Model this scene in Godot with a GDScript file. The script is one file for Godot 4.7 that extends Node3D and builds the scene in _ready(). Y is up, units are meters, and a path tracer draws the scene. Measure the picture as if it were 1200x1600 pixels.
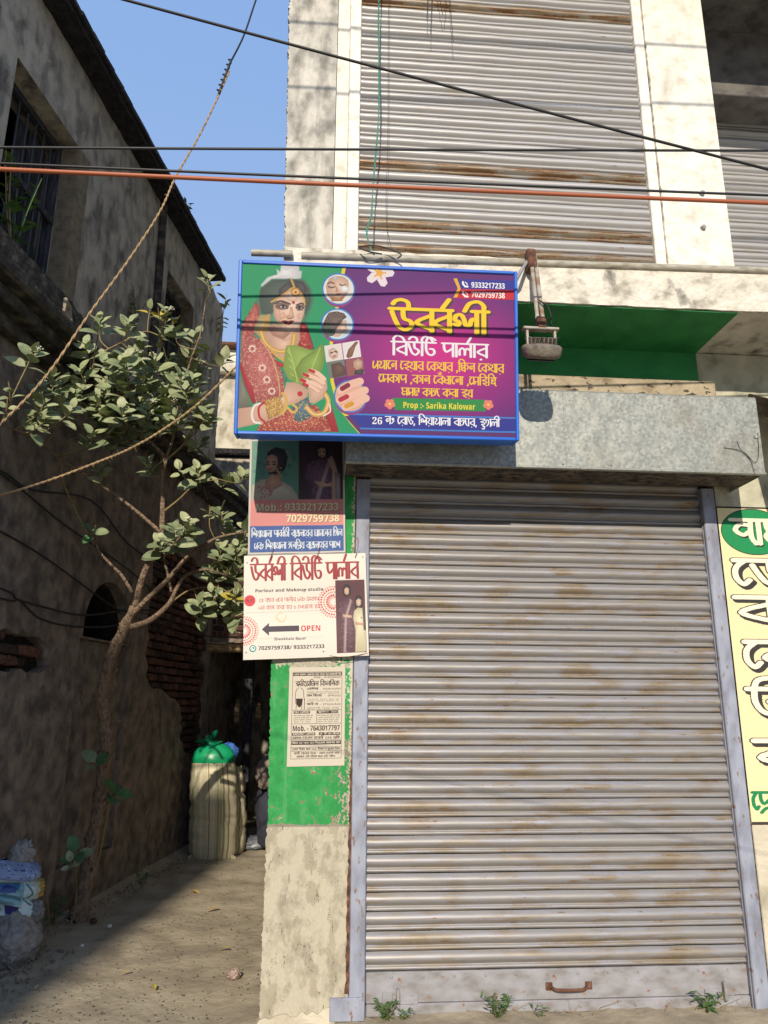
extends Node3D
# A shuttered shop on a corner, a beauty parlour signboard over a narrow alley, an old stained house on the left.

const SUN_DIR := Vector3(0.15, -0.51, -1.0)
const WALL_AT := Vector3(-2.026, 0.0, -2.304)      # foot of the old house's alley wall
const WALL_DIR := Vector3(0.17, 0.0, -0.9855)      # runs back along the alley
const WALL_OUT := Vector3(0.9855, 0.0, 0.17)       # faces the alley

var rng := RandomNumberGenerator.new()
var names := {}
var M := {}

# ------------------------------------------------------------------ scene tree helpers
func numbered(called: String) -> String:
	var k: int = names.get(called, 0)
	names[called] = k + 1
	return called if k == 0 else "%s_%03d" % [called, k]

func tag(o: Node, label: String, category: String, group := "", kind := "") -> Node:
	o.set_meta("label", label)
	if category: o.set_meta("category", category)
	if group: o.set_meta("group", group)
	if kind: o.set_meta("kind", kind)
	return o

func thing(called: String, label: String, category: String, at := Vector3.ZERO, group := "") -> Node3D:
	var o := Node3D.new()
	o.name = numbered(called)
	add_child(o)
	o.position = at
	tag(o, label, category, group)
	return o

func part(called: String, mesh: Mesh, mat: Material, parent: Node, at := Transform3D.IDENTITY) -> MeshInstance3D:
	var o := MeshInstance3D.new()
	var key := "%d/%s" % [parent.get_instance_id(), called]
	var k: int = names.get(key, 0)
	names[key] = k + 1
	o.name = called if k == 0 else "%s_%03d" % [called, k]
	o.mesh = mesh
	o.material_override = mat
	o.transform = at
	parent.add_child(o, true)
	return o

func single(called: String, mesh: Mesh, mat: Material, label: String, category: String, group := "", kind := "") -> MeshInstance3D:
	var o := MeshInstance3D.new()
	o.name = numbered(called)
	o.mesh = mesh
	o.material_override = mat
	add_child(o)
	tag(o, label, category, group, kind)
	return o

# ------------------------------------------------------------------ mesh helpers
func begin() -> SurfaceTool:
	var st := SurfaceTool.new()
	st.begin(Mesh.PRIMITIVE_TRIANGLES)
	return st

func vtx(st: SurfaceTool, p: Vector3, n: Vector3, uv := Vector2.ZERO) -> void:
	st.set_normal(n)
	st.set_uv(uv)
	st.add_vertex(p)

# a flat triangle turned to face the direction out
func tri(st: SurfaceTool, a: Vector3, b: Vector3, c: Vector3, out: Vector3) -> void:
	var n := (b - a).cross(c - a)
	if n.length_squared() < 1e-16: return
	n = n.normalized()
	if n.dot(out) < 0.0:
		n = -n
	else:
		var t := b
		b = c
		c = t
	vtx(st, a, n, Vector2(a.x, a.y))
	vtx(st, b, n, Vector2(b.x, b.y))
	vtx(st, c, n, Vector2(c.x, c.y))

func quad(st: SurfaceTool, a: Vector3, b: Vector3, c: Vector3, d: Vector3, out: Vector3) -> void:
	tri(st, a, b, c, out)
	tri(st, a, c, d, out)

# box with chamfered edges, centre at xf.origin; wob moves the corners a little
func cbox(st: SurfaceTool, size: Vector3, xf := Transform3D.IDENTITY, ch := 0.004, wob := 0.0) -> void:
	var h := size * 0.5
	ch = minf(ch, minf(h.x, minf(h.y, h.z)) * 0.8)
	var P := {}
	for sx in [-1, 1]:
		for sy in [-1, 1]:
			for sz in [-1, 1]:
				var w := Vector3.ZERO
				if wob > 0.0: w = Vector3(rng.randf_range(-wob, wob), rng.randf_range(-wob, wob), rng.randf_range(-wob, wob))
				P[[sx, sy, sz, 0]] = xf * (Vector3(sx * h.x, sy * (h.y - ch), sz * (h.z - ch)) + w)
				P[[sx, sy, sz, 1]] = xf * (Vector3(sx * (h.x - ch), sy * h.y, sz * (h.z - ch)) + w)
				P[[sx, sy, sz, 2]] = xf * (Vector3(sx * (h.x - ch), sy * (h.y - ch), sz * h.z) + w)
	var B := xf.basis
	for s in [-1, 1]:
		quad(st, P[[s, -1, -1, 0]], P[[s, 1, -1, 0]], P[[s, 1, 1, 0]], P[[s, -1, 1, 0]], B.x * s)
		quad(st, P[[-1, s, -1, 1]], P[[1, s, -1, 1]], P[[1, s, 1, 1]], P[[-1, s, 1, 1]], B.y * s)
		quad(st, P[[-1, -1, s, 2]], P[[1, -1, s, 2]], P[[1, 1, s, 2]], P[[-1, 1, s, 2]], B.z * s)
		for t in [-1, 1]:
			quad(st, P[[s, t, -1, 0]], P[[s, t, 1, 0]], P[[s, t, 1, 1]], P[[s, t, -1, 1]], B.x * s + B.y * t)
			quad(st, P[[s, -1, t, 0]], P[[s, 1, t, 0]], P[[s, 1, t, 2]], P[[s, -1, t, 2]], B.x * s + B.z * t)
			quad(st, P[[-1, s, t, 1]], P[[1, s, t, 1]], P[[1, s, t, 2]], P[[-1, s, t, 2]], B.y * s + B.z * t)
			for u in [-1, 1]:
				tri(st, P[[s, t, u, 0]], P[[s, t, u, 1]], P[[s, t, u, 2]], B.x * s + B.y * t + B.z * u)

func box_mesh(size: Vector3, ch := 0.004, wob := 0.0) -> ArrayMesh:
	var st := begin()
	cbox(st, size, Transform3D.IDENTITY, ch, wob)
	return st.commit()

# box given by its two corners
func span(x0: float, x1: float, y0: float, y1: float, z0: float, z1: float, ch := 0.004) -> ArrayMesh:
	var st := begin()
	cbox(st, Vector3(x1 - x0, y1 - y0, z1 - z0), Transform3D(Basis.IDENTITY, Vector3((x0 + x1) / 2, (y0 + y1) / 2, (z0 + z1) / 2)), ch)
	return st.commit()

func at(p: Vector3) -> Transform3D:
	return Transform3D(Basis.IDENTITY, p)

# tube along points with a radius at each
func tube(st: SurfaceTool, pts: Array, radii: Array, sides := 8, caps := true) -> void:
	var rings := []
	var up := Vector3(0.31, 0.9, 0.2)
	for i in pts.size():
		var d: Vector3 = (pts[mini(i + 1, pts.size() - 1)] - pts[maxi(i - 1, 0)]).normalized()
		if absf(d.dot(up)) > 0.97: up = Vector3(0.9, 0.1, 0.4)
		var a := d.cross(up).normalized()
		var b := a.cross(d).normalized()
		up = b
		var ring := []
		for k in sides:
			var t := TAU * k / sides
			ring.append(a * cos(t) + b * sin(t))
		rings.append(ring)
	for i in pts.size() - 1:
		for k in sides:
			var j := (k + 1) % sides
			var n0: Vector3 = rings[i][k]
			var n1: Vector3 = rings[i][j]
			var n2: Vector3 = rings[i + 1][j]
			var n3: Vector3 = rings[i + 1][k]
			var p0: Vector3 = pts[i] + n0 * radii[i]
			var p1: Vector3 = pts[i] + n1 * radii[i]
			var p2: Vector3 = pts[i + 1] + n2 * radii[i + 1]
			var p3: Vector3 = pts[i + 1] + n3 * radii[i + 1]
			var u0 := float(k) / sides
			var u1 := float(k + 1) / sides
			vtx(st, p0, n0, Vector2(u0, i)); vtx(st, p1, n1, Vector2(u1, i)); vtx(st, p2, n2, Vector2(u1, i + 1))
			vtx(st, p0, n0, Vector2(u0, i)); vtx(st, p2, n2, Vector2(u1, i + 1)); vtx(st, p3, n3, Vector2(u0, i + 1))
	if caps:
		for e in [0, pts.size() - 1]:
			var dd: Vector3 = (pts[0] - pts[1]) if e == 0 else (pts[e] - pts[e - 1])
			for k in sides:
				tri(st, pts[e], pts[e] + rings[e][k] * radii[e], pts[e] + rings[e][(k + 1) % sides] * radii[e], dd)

func tube_mesh(pts: Array, r: float, sides := 8) -> ArrayMesh:
	var st := begin()
	var rr := []
	for p in pts: rr.append(r)
	tube(st, pts, rr, sides)
	return st.commit()

func pts_of(s: String) -> Array:
	var o := []
	for w in s.split(" ", false):
		var v := w.split_floats(",")
		o.append(Vector3(v[0], v[1], v[2]))
	return o

# smooth curve through points
func smooth(p: Array, per := 6) -> Array:
	var o := []
	for i in p.size() - 1:
		for k in per:
			o.append(p[i].cubic_interpolate(p[i + 1], p[maxi(i - 1, 0)], p[mini(i + 2, p.size() - 1)], float(k) / per))
	o.append(p[p.size() - 1])
	return o

# prism: polygon in x,y pulled from z0 (back) to z1 (front); the front face's uv spans rect uvr (x0, y0, w, h); open: x where side faces are left out
func extrude(st: SurfaceTool, poly: PackedVector2Array, z0: float, z1: float, uvr := Rect2(0, 0, 1, 1), open := []) -> void:
	var idx := Geometry2D.triangulate_polygon(poly)
	for i in range(0, idx.size(), 3):
		for face in [[z1, Vector3(0, 0, 1)], [z0, Vector3(0, 0, -1)]]:
			var q := []
			for k in 3: q.append(poly[idx[i + k]])
			var cr: float = (q[1] - q[0]).cross(q[2] - q[0])
			if (cr > 0.0) == (face[1].z > 0.0):
				q = [q[0], q[2], q[1]]
			for p in q:
				vtx(st, Vector3(p.x, p.y, face[0]), face[1], Vector2((p.x - uvr.position.x) / uvr.size.x, 1.0 - (p.y - uvr.position.y) / uvr.size.y))
	var ccw := not Geometry2D.is_polygon_clockwise(poly)
	for i in poly.size():
		var a := poly[i]
		var b := poly[(i + 1) % poly.size()]
		var skip := false
		for x in open:
			if absf(a.x - x) < 1e-5 and absf(b.x - x) < 1e-5: skip = true
		if skip: continue
		var e := b - a
		var n := Vector3(e.y, -e.x, 0)
		if not ccw: n = -n
		quad(st, Vector3(a.x, a.y, z0), Vector3(b.x, b.y, z0), Vector3(b.x, b.y, z1), Vector3(a.x, a.y, z1), n)

func rect_poly(x0: float, x1: float, y0: float, y1: float) -> PackedVector2Array:
	return PackedVector2Array([Vector2(x0, y0), Vector2(x1, y0), Vector2(x1, y1), Vector2(x0, y1)])

# wall outline with openings: cut in columns at splits so that every opening meets a cut
func holed(st: SurfaceTool, outline: PackedVector2Array, holes: Array, splits: Array, z0: float, z1: float) -> void:
	for i in splits.size() - 1:
		var polys: Array = Geometry2D.intersect_polygons(outline, rect_poly(splits[i], splits[i + 1], -1.0, 30.0))
		for h in holes:
			var nxt := []
			for p in polys: nxt.append_array(Geometry2D.clip_polygons(p, h))
			polys = nxt
		for p in polys:
			extrude(st, p, z0, z1, Rect2(0, 0, 1, 1), splits.slice(1, -1))

var wrap_print := false      # prints run left to right over the front half of a bag

# smooth sheet from a function of u, v in 0..1
func sheet(st: SurfaceTool, nu: int, nv: int, f: Callable) -> void:
	for i in nu:
		for j in nv:
			var u0 := float(i) / nu
			var u1 := float(i + 1) / nu
			var v0 := float(j) / nv
			var v1 := float(j + 1) / nv
			var q := [[u0, v0], [u1, v0], [u1, v1], [u0, v0], [u1, v1], [u0, v1]]
			for w in q:
				st.set_uv(Vector2((0.5 - w[0]) * 2.0, 1.0 - w[1]) if wrap_print else Vector2(w[0], w[1]))
				st.add_vertex(f.call(w[0], w[1]))

func sheet_mesh(nu: int, nv: int, f: Callable, both := false) -> ArrayMesh:
	var st := begin()
	st.set_smooth_group(0)
	sheet(st, nu, nv, f)
	st.generate_normals()
	return st.commit()

func noise(sd: int, freq: float, oct := 4, kind := FastNoiseLite.TYPE_SIMPLEX_SMOOTH) -> FastNoiseLite:
	var n := FastNoiseLite.new()
	n.seed = sd
	n.frequency = freq
	n.noise_type = kind
	n.fractal_octaves = oct
	return n

# an uneven line of points from a to b, for broken edges
func ragged(a: Vector2, b: Vector2, n: int, amp: float, out: Vector2) -> PackedVector2Array:
	var o := PackedVector2Array()
	for i in n + 1:
		var k := 0.0 if i == 0 or i == n else rng.randf_range(-1.0, 1.0) * amp * (2.0 if rng.randf() < 0.12 else 1.0)
		o.append(a.lerp(b, float(i) / n) + out * k)
	return o

# ------------------------------------------------------------------ materials
func ramp(cols: Array, offs: Array) -> Gradient:
	var g := Gradient.new()
	g.offsets = PackedFloat32Array(offs)
	g.colors = PackedColorArray(cols)
	return g

func ntex(sd: int, freq: float, oct: int, cols: Array, offs: Array, size := 512, kind := FastNoiseLite.TYPE_SIMPLEX_SMOOTH, warp := 0.0) -> NoiseTexture2D:
	var t := NoiseTexture2D.new()
	var n := noise(sd, freq, oct, kind)
	if kind == FastNoiseLite.TYPE_CELLULAR:
		n.cellular_return_type = FastNoiseLite.RETURN_CELL_VALUE
		n.fractal_type = FastNoiseLite.FRACTAL_NONE
	if warp > 0.0:
		n.domain_warp_enabled = true
		n.domain_warp_amplitude = warp
		n.domain_warp_frequency = freq * 2.0
	t.noise = n
	t.width = size
	t.height = size
	t.seamless = true
	t.color_ramp = ramp(cols, offs)
	return t

func hgt(sd: int, freq: float, oct := 5, size := 512, kind := FastNoiseLite.TYPE_SIMPLEX_SMOOTH) -> NoiseTexture2D:
	return ntex(sd, freq, oct, [Color.BLACK, Color.WHITE], [0.15, 0.85], size, kind)

func flat(c: Color, rough := 0.8, metal := 0.0) -> StandardMaterial3D:
	var m := StandardMaterial3D.new()
	m.albedo_color = c
	m.roughness = rough
	m.metallic = metal
	return m

# triplanar surface: base noise colour, a stain layer over it, relief in centimetres
func surf(tex: Texture2D, scale: Vector3, stain: Texture2D, sscale: Vector3, relief: Texture2D, cm: float, rough := 0.9, world := true) -> StandardMaterial3D:
	var m := StandardMaterial3D.new()
	m.albedo_texture = tex
	m.uv1_triplanar = true
	m.uv1_world_triplanar = world
	m.uv1_scale = scale
	m.roughness = rough
	if stain:
		m.detail_enabled = true
		m.detail_albedo = stain
		m.detail_uv_layer = BaseMaterial3D.DETAIL_UV_2
		m.uv2_triplanar = true
		m.uv2_world_triplanar = world
		m.uv2_scale = sscale
	if relief:
		m.heightmap_enabled = true
		m.heightmap_texture = relief
		m.heightmap_scale = cm
	return m

func paint_mat(img: Image, rough := 0.8, relief: Texture2D = null, cm := 0.3) -> StandardMaterial3D:
	var m := StandardMaterial3D.new()
	m.albedo_texture = ImageTexture.create_from_image(img)
	m.roughness = rough
	m.texture_repeat = false
	if relief:
		m.heightmap_enabled = true
		m.heightmap_texture = relief
		m.heightmap_scale = cm
	return m

func c3(r: float, g: float, b: float, a := 1.0) -> Color:
	return Color(r / 255.0, g / 255.0, b / 255.0, a)

func make_materials() -> void:
	var one := Vector3.ONE
	var rough_h := hgt(5, 0.02, 6)
	var fine_h := hgt(6, 0.06, 4)
	var clear := Color(0.3, 0.28, 0.25, 0.0)
	# old house: dark weathered plaster, black algae runs
	var soot := ntex(11, 0.012, 7, [c3(44, 41, 38, 0.8), c3(56, 52, 48, 0.55), c3(90, 84, 76, 0.0), clear], [0.08, 0.28, 0.55, 1.0], 512, FastNoiseLite.TYPE_SIMPLEX_SMOOTH, 70.0)
	M.old_up = surf(ntex(10, 0.02, 7, [c3(134, 127, 116), c3(166, 157, 144), c3(180, 170, 154), c3(190, 180, 164)], [0.1, 0.42, 0.6, 0.9]), Vector3(0.5, 0.4, 0.5), soot, Vector3(0.75, 0.33, 0.75), rough_h, 0.9)
	M.old_low = surf(ntex(12, 0.022, 7, [c3(96, 88, 80), c3(124, 114, 104), c3(138, 126, 114), c3(150, 137, 124)], [0.1, 0.42, 0.6, 0.9]), Vector3(0.5, 0.5, 0.5), ntex(13, 0.012, 7, [c3(48, 43, 40, 0.85), c3(58, 52, 48, 0.5), c3(110, 84, 70, 0.0), c3(122, 84, 68, 0.45)], [0.05, 0.34, 0.56, 0.95], 512, FastNoiseLite.TYPE_SIMPLEX_SMOOTH, 30.0), Vector3(0.7, 0.5, 0.7), hgt(14, 0.03, 6), 1.2)
	M.old_trim = surf(ntex(15, 0.02, 5, [c3(34, 31, 29), c3(58, 53, 48), c3(88, 80, 70), c3(120, 108, 92)], [0.1, 0.45, 0.7, 0.95]), one * 0.7, null, one, rough_h, 1.5)
	M.roof = surf(ntex(16, 0.02, 5, [c3(22, 21, 22), c3(38, 35, 34), c3(56, 50, 46)], [0.2, 0.5, 0.9]), one, null, one, hgt(17, 0.03, 5), 2.0)
	M.reveal = surf(ntex(18, 0.02, 5, [c3(104, 92, 74), c3(128, 114, 92), c3(142, 128, 106)], [0.1, 0.5, 0.9]), one, null, one, fine_h, 0.3)
	M.mortar = surf(ntex(19, 0.03, 4, [c3(24, 21, 20), c3(42, 36, 32), c3(56, 48, 42)], [0.1, 0.5, 0.9]), one, null, one, fine_h, 0.8)
	for k in 4:
		var t: float = [0.0, 0.12, -0.12, 0.22][k]
		M["brick%d" % k] = surf(ntex(20 + k, 0.03, 4, [Color(0.17 + t * 0.3, 0.13 + t * 0.2, 0.115 + t * 0.15), Color(0.30 + t * 0.6, 0.205 + t * 0.3, 0.17 + t * 0.2), Color(0.35 + t * 0.6, 0.25 + t * 0.35, 0.21 + t * 0.25)], [0.1, 0.55, 0.95], 256), one * 2.0, null, one, fine_h, 0.6)
	# shop: cream lime wash with grey weathering
	var grime := ntex(31, 0.007, 6, [c3(140, 132, 118, 0.5), c3(160, 150, 132, 0.2), c3(180, 170, 150, 0.0), clear], [0.05, 0.24, 0.36, 1.0], 512, FastNoiseLite.TYPE_SIMPLEX_SMOOTH, 20.0)
	M.cream = surf(ntex(30, 0.02, 6, [c3(200, 194, 180), c3(222, 217, 204), c3(230, 226, 215)], [0.08, 0.4, 0.8]), one * 0.7, grime, Vector3(0.8, 0.25, 0.8), fine_h, 0.25)
	M.greyplaster = surf(ntex(32, 0.015, 6, [c3(120, 118, 112), c3(164, 161, 153), c3(192, 188, 178), c3(204, 200, 190)], [0.1, 0.38, 0.6, 0.9]), Vector3(0.8, 0.5, 0.8), ntex(33, 0.016, 7, [c3(96, 93, 88, 0.55), c3(130, 126, 119, 0.3), c3(150, 144, 134, 0.0), clear], [0.05, 0.24, 0.55, 1.0], 512, FastNoiseLite.TYPE_SIMPLEX_SMOOTH, 70.0), Vector3(1.6, 0.22, 1.6), fine_h, 0.35)
	M.fascia = surf(ntex(34, 0.016, 6, [c3(150, 144, 131), c3(204, 198, 184), c3(220, 214, 201)], [0.1, 0.4, 0.8]), one * 0.7, ntex(35, 0.009, 6, [c3(52, 50, 46, 0.85), c3(90, 86, 78, 0.4), c3(150, 144, 134, 0.0), clear], [0.06, 0.22, 0.3, 1.0], 512, FastNoiseLite.TYPE_SIMPLEX_SMOOTH, 20.0), Vector3(0.8, 0.5, 0.8), fine_h, 0.5)
	M.trimwhite = surf(ntex(36, 0.02, 5, [c3(196, 190, 178), c3(224, 219, 208), c3(232, 228, 220)], [0.1, 0.4, 0.8]), one, null, one, fine_h, 0.15, 0.7)
	M.pale = surf(ntex(37, 0.012, 6, [c3(138, 136, 118), c3(176, 174, 152), c3(196, 193, 170)], [0.1, 0.4, 0.85]), one * 0.7, grime, Vector3(0.9, 0.4, 0.9), fine_h, 0.3)
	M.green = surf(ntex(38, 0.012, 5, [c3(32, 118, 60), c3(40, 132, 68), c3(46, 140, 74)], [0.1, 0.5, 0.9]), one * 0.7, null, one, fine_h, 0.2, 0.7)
	M.beige = surf(ntex(39, 0.01, 6, [c3(156, 148, 130), c3(190, 182, 162), c3(206, 198, 178)], [0.1, 0.4, 0.85]), one * 0.7, ntex(40, 0.008, 6, [c3(120, 110, 92, 0.8), c3(150, 138, 112, 0.3), c3(180, 168, 140, 0.0), clear], [0.1, 0.3, 0.45, 1.0]), Vector3(0.8, 0.4, 0.8), fine_h, 0.3)
	M.concrete = surf(ntex(41, 0.012, 6, [c3(70, 67, 64), c3(94, 90, 86), c3(110, 106, 100)], [0.1, 0.45, 0.9]), one * 0.7, null, one, fine_h, 0.4)  # darkened: shade under the upper slab and in its recess is put into the colour
	M.ledge = surf(ntex(42, 0.012, 6, [c3(120, 106, 86), c3(160, 146, 122), c3(176, 162, 138)], [0.1, 0.45, 0.9]), one * 0.8, ntex(43, 0.012, 3, [c3(40, 32, 28, 0.9), c3(40, 32, 28, 0.0), clear], [0.2, 0.24, 1.0], 512, FastNoiseLite.TYPE_SIMPLEX, 40.0), Vector3(1.4, 2.2, 1.4), fine_h, 0.4)
	M.crackpaint = surf(ntex(44, 0.012, 5, [c3(50, 44, 38), c3(78, 68, 58), c3(96, 84, 70)], [0.1, 0.5, 0.9]), one, ntex(45, 0.014, 3, [c3(12, 11, 14, 0.95), c3(16, 14, 16, 0.9), c3(20, 16, 16, 0.0), clear], [0.2, 0.34, 0.37, 1.0], 512, FastNoiseLite.TYPE_SIMPLEX, 50.0), Vector3(1.3, 3.0, 3.0), fine_h, 0.4)
	# metal
	var spangle := ntex(50, 0.11, 1, [c3(128, 131, 126), c3(144, 147, 141), c3(160, 162, 155)], [0.0, 0.5, 1.0], 512, FastNoiseLite.TYPE_CELLULAR)
	M.galv = surf(spangle, one * 1.3, ntex(51, 0.008, 5, [c3(128, 122, 108, 0.4), c3(136, 130, 116, 0.15), c3(150, 144, 134, 0.0), clear], [0.15, 0.34, 0.5, 1.0]), one * 0.6, null, 0.0, 0.55)
	M.galv.metallic = 0.25
	M.galv.heightmap_enabled = true
	M.galv.heightmap_texture = hgt(49, 0.006, 4)
	M.galv.heightmap_scale = 0.5
	M.bluesteel = surf(ntex(52, 0.016, 6, [c3(118, 121, 134), c3(140, 145, 162), c3(156, 162, 176)], [0.1, 0.45, 0.9]), Vector3(1, 0.5, 1), ntex(53, 0.014, 6, [c3(98, 66, 48, 0.85), c3(124, 92, 70, 0.5), c3(150, 130, 118, 0.0), clear], [0.06, 0.17, 0.26, 1.0]), Vector3(2.6, 1.3, 2.6), null, 0.0, 0.6)
	M.rust = surf(ntex(54, 0.03, 5, [c3(66, 42, 32), c3(100, 66, 50), c3(128, 92, 72)], [0.1, 0.5, 0.9], 256), one * 3.0, null, one, fine_h, 0.2)
	M.bar = surf(ntex(55, 0.016, 6, [c3(122, 118, 116), c3(142, 140, 142), c3(156, 156, 162)], [0.1, 0.45, 0.9]), Vector3(0.8, 1.4, 1), ntex(56, 0.014, 6, [c3(104, 62, 38, 0.9), c3(140, 100, 66, 0.5), c3(150, 120, 100, 0.0), clear], [0.08, 0.2, 0.27, 1.0]), Vector3(1.3, 1.9, 1.3), null, 0.0, 0.6)
	M.pipe = surf(ntex(57, 0.02, 5, [c3(112, 104, 88), c3(160, 154, 138), c3(182, 178, 164)], [0.1, 0.45, 0.9]), Vector3(0.8, 3, 3), null, one, null, 0.0, 0.55)
	M.lampsteel = surf(ntex(58, 0.02, 5, [c3(120, 72, 44), c3(150, 140, 124), c3(182, 178, 168)], [0.15, 0.36, 0.8], 256), one * 2.0, null, one, null, 0.0, 0.5)
	M.lampbody = surf(ntex(59, 0.03, 5, [c3(76, 70, 62), c3(112, 104, 94), c3(134, 126, 114)], [0.1, 0.5, 0.9], 256), one * 3.0, null, one, fine_h, 0.2)
	M.darkglass = flat(c3(36, 38, 42), 0.25)
	M.awning = surf(ntex(60, 0.02, 5, [c3(38, 28, 24), c3(60, 44, 36), c3(76, 58, 46)], [0.1, 0.5, 0.9], 256), one, null, one, null, 0.0, 0.6)
	# ground
	M.ground = surf(ntex(70, 0.01, 6, [c3(142, 131, 112), c3(160, 148, 126), c3(170, 158, 135), c3(180, 168, 146)], [0.1, 0.42, 0.62, 0.9]), one * 0.55, ntex(71, 0.03, 4, [c3(96, 86, 72, 0.6), c3(110, 98, 80, 0.0), clear, c3(184, 174, 156, 0.4)], [0.14, 0.24, 0.76, 0.92]), one * 1.9, hgt(72, 0.05, 5), 0.3)
	# cables, ropes, plants, bags
	M.black = flat(c3(24, 24, 26), 0.6)
	M.cable = flat(c3(36, 38, 42), 0.5)
	M.orange = flat(c3(166, 92, 60), 0.5)
	M.rope = surf(ntex(80, 0.05, 4, [c3(128, 104, 74), c3(168, 142, 106), c3(188, 164, 128)], [0.1, 0.5, 0.9], 256), one * 6.0, null, one, null, 0.0, 0.9)
	M.string = flat(c3(60, 130, 112), 0.7)
	M.bark = surf(ntex(81, 0.02, 6, [c3(92, 76, 62), c3(140, 118, 98), c3(166, 144, 120)], [0.1, 0.5, 0.9]), Vector3(3, 1.5, 3), null, one, hgt(82, 0.04, 5), 1.6)
	M.twig = surf(ntex(83, 0.03, 4, [c3(120, 104, 70), c3(150, 136, 94)], [0.2, 0.8], 256), one * 3.0, null, one, null, 0.0, 0.85)
	for k in 4:
		var g: Color = [c3(152, 160, 118), c3(136, 148, 106), c3(162, 168, 128), c3(124, 136, 98)][k]
		M["leaf%d" % k] = leafmat(g, 90 + k)
	M.leafdark = leafmat(c3(70, 110, 62), 95)
	M.leafyellow = leafmat(c3(176, 160, 64), 96)
	M.weed = leafmat(c3(84, 118, 58), 97)
	M.drystem = flat(c3(150, 124, 84), 0.9)
	M.flower = flat(c3(214, 214, 190), 0.7)
	M.dryleaf = flat(c3(170, 144, 80), 0.85)
	M.stone = surf(ntex(98, 0.03, 4, [c3(96, 88, 80), c3(130, 118, 106), c3(156, 144, 130)], [0.1, 0.5, 0.9], 256), one * 4.0, null, one, fine_h, 0.3)
	M.wood = surf(ntex(99, 0.02, 5, [c3(38, 38, 44), c3(58, 58, 64), c3(104, 100, 98)], [0.2, 0.6, 0.95]), Vector3(3, 0.5, 3), null, one, fine_h, 0.3)
	M.palewood = surf(ntex(100, 0.02, 5, [c3(120, 98, 70), c3(166, 142, 106), c3(190, 166, 130)], [0.2, 0.6, 0.95]), Vector3(0.7, 3, 3), null, one, fine_h, 0.5)
	M.dark = flat(c3(30, 28, 28), 0.9)
	M.iron = flat(c3(62, 62, 70), 0.6)

func leafmat(c: Color, sd: int) -> StandardMaterial3D:
	var m := surf(ntex(sd, 0.02, 4, [c.darkened(0.2), c, c.lightened(0.1)], [0.1, 0.5, 0.9], 128), Vector3.ONE * 5.0, null, Vector3.ONE, null, 0.0, 0.62)
	m.backlight_enabled = true
	m.backlight = Color(c.r * 0.5, c.g * 0.6, c.b * 0.3)
	return m

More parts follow.
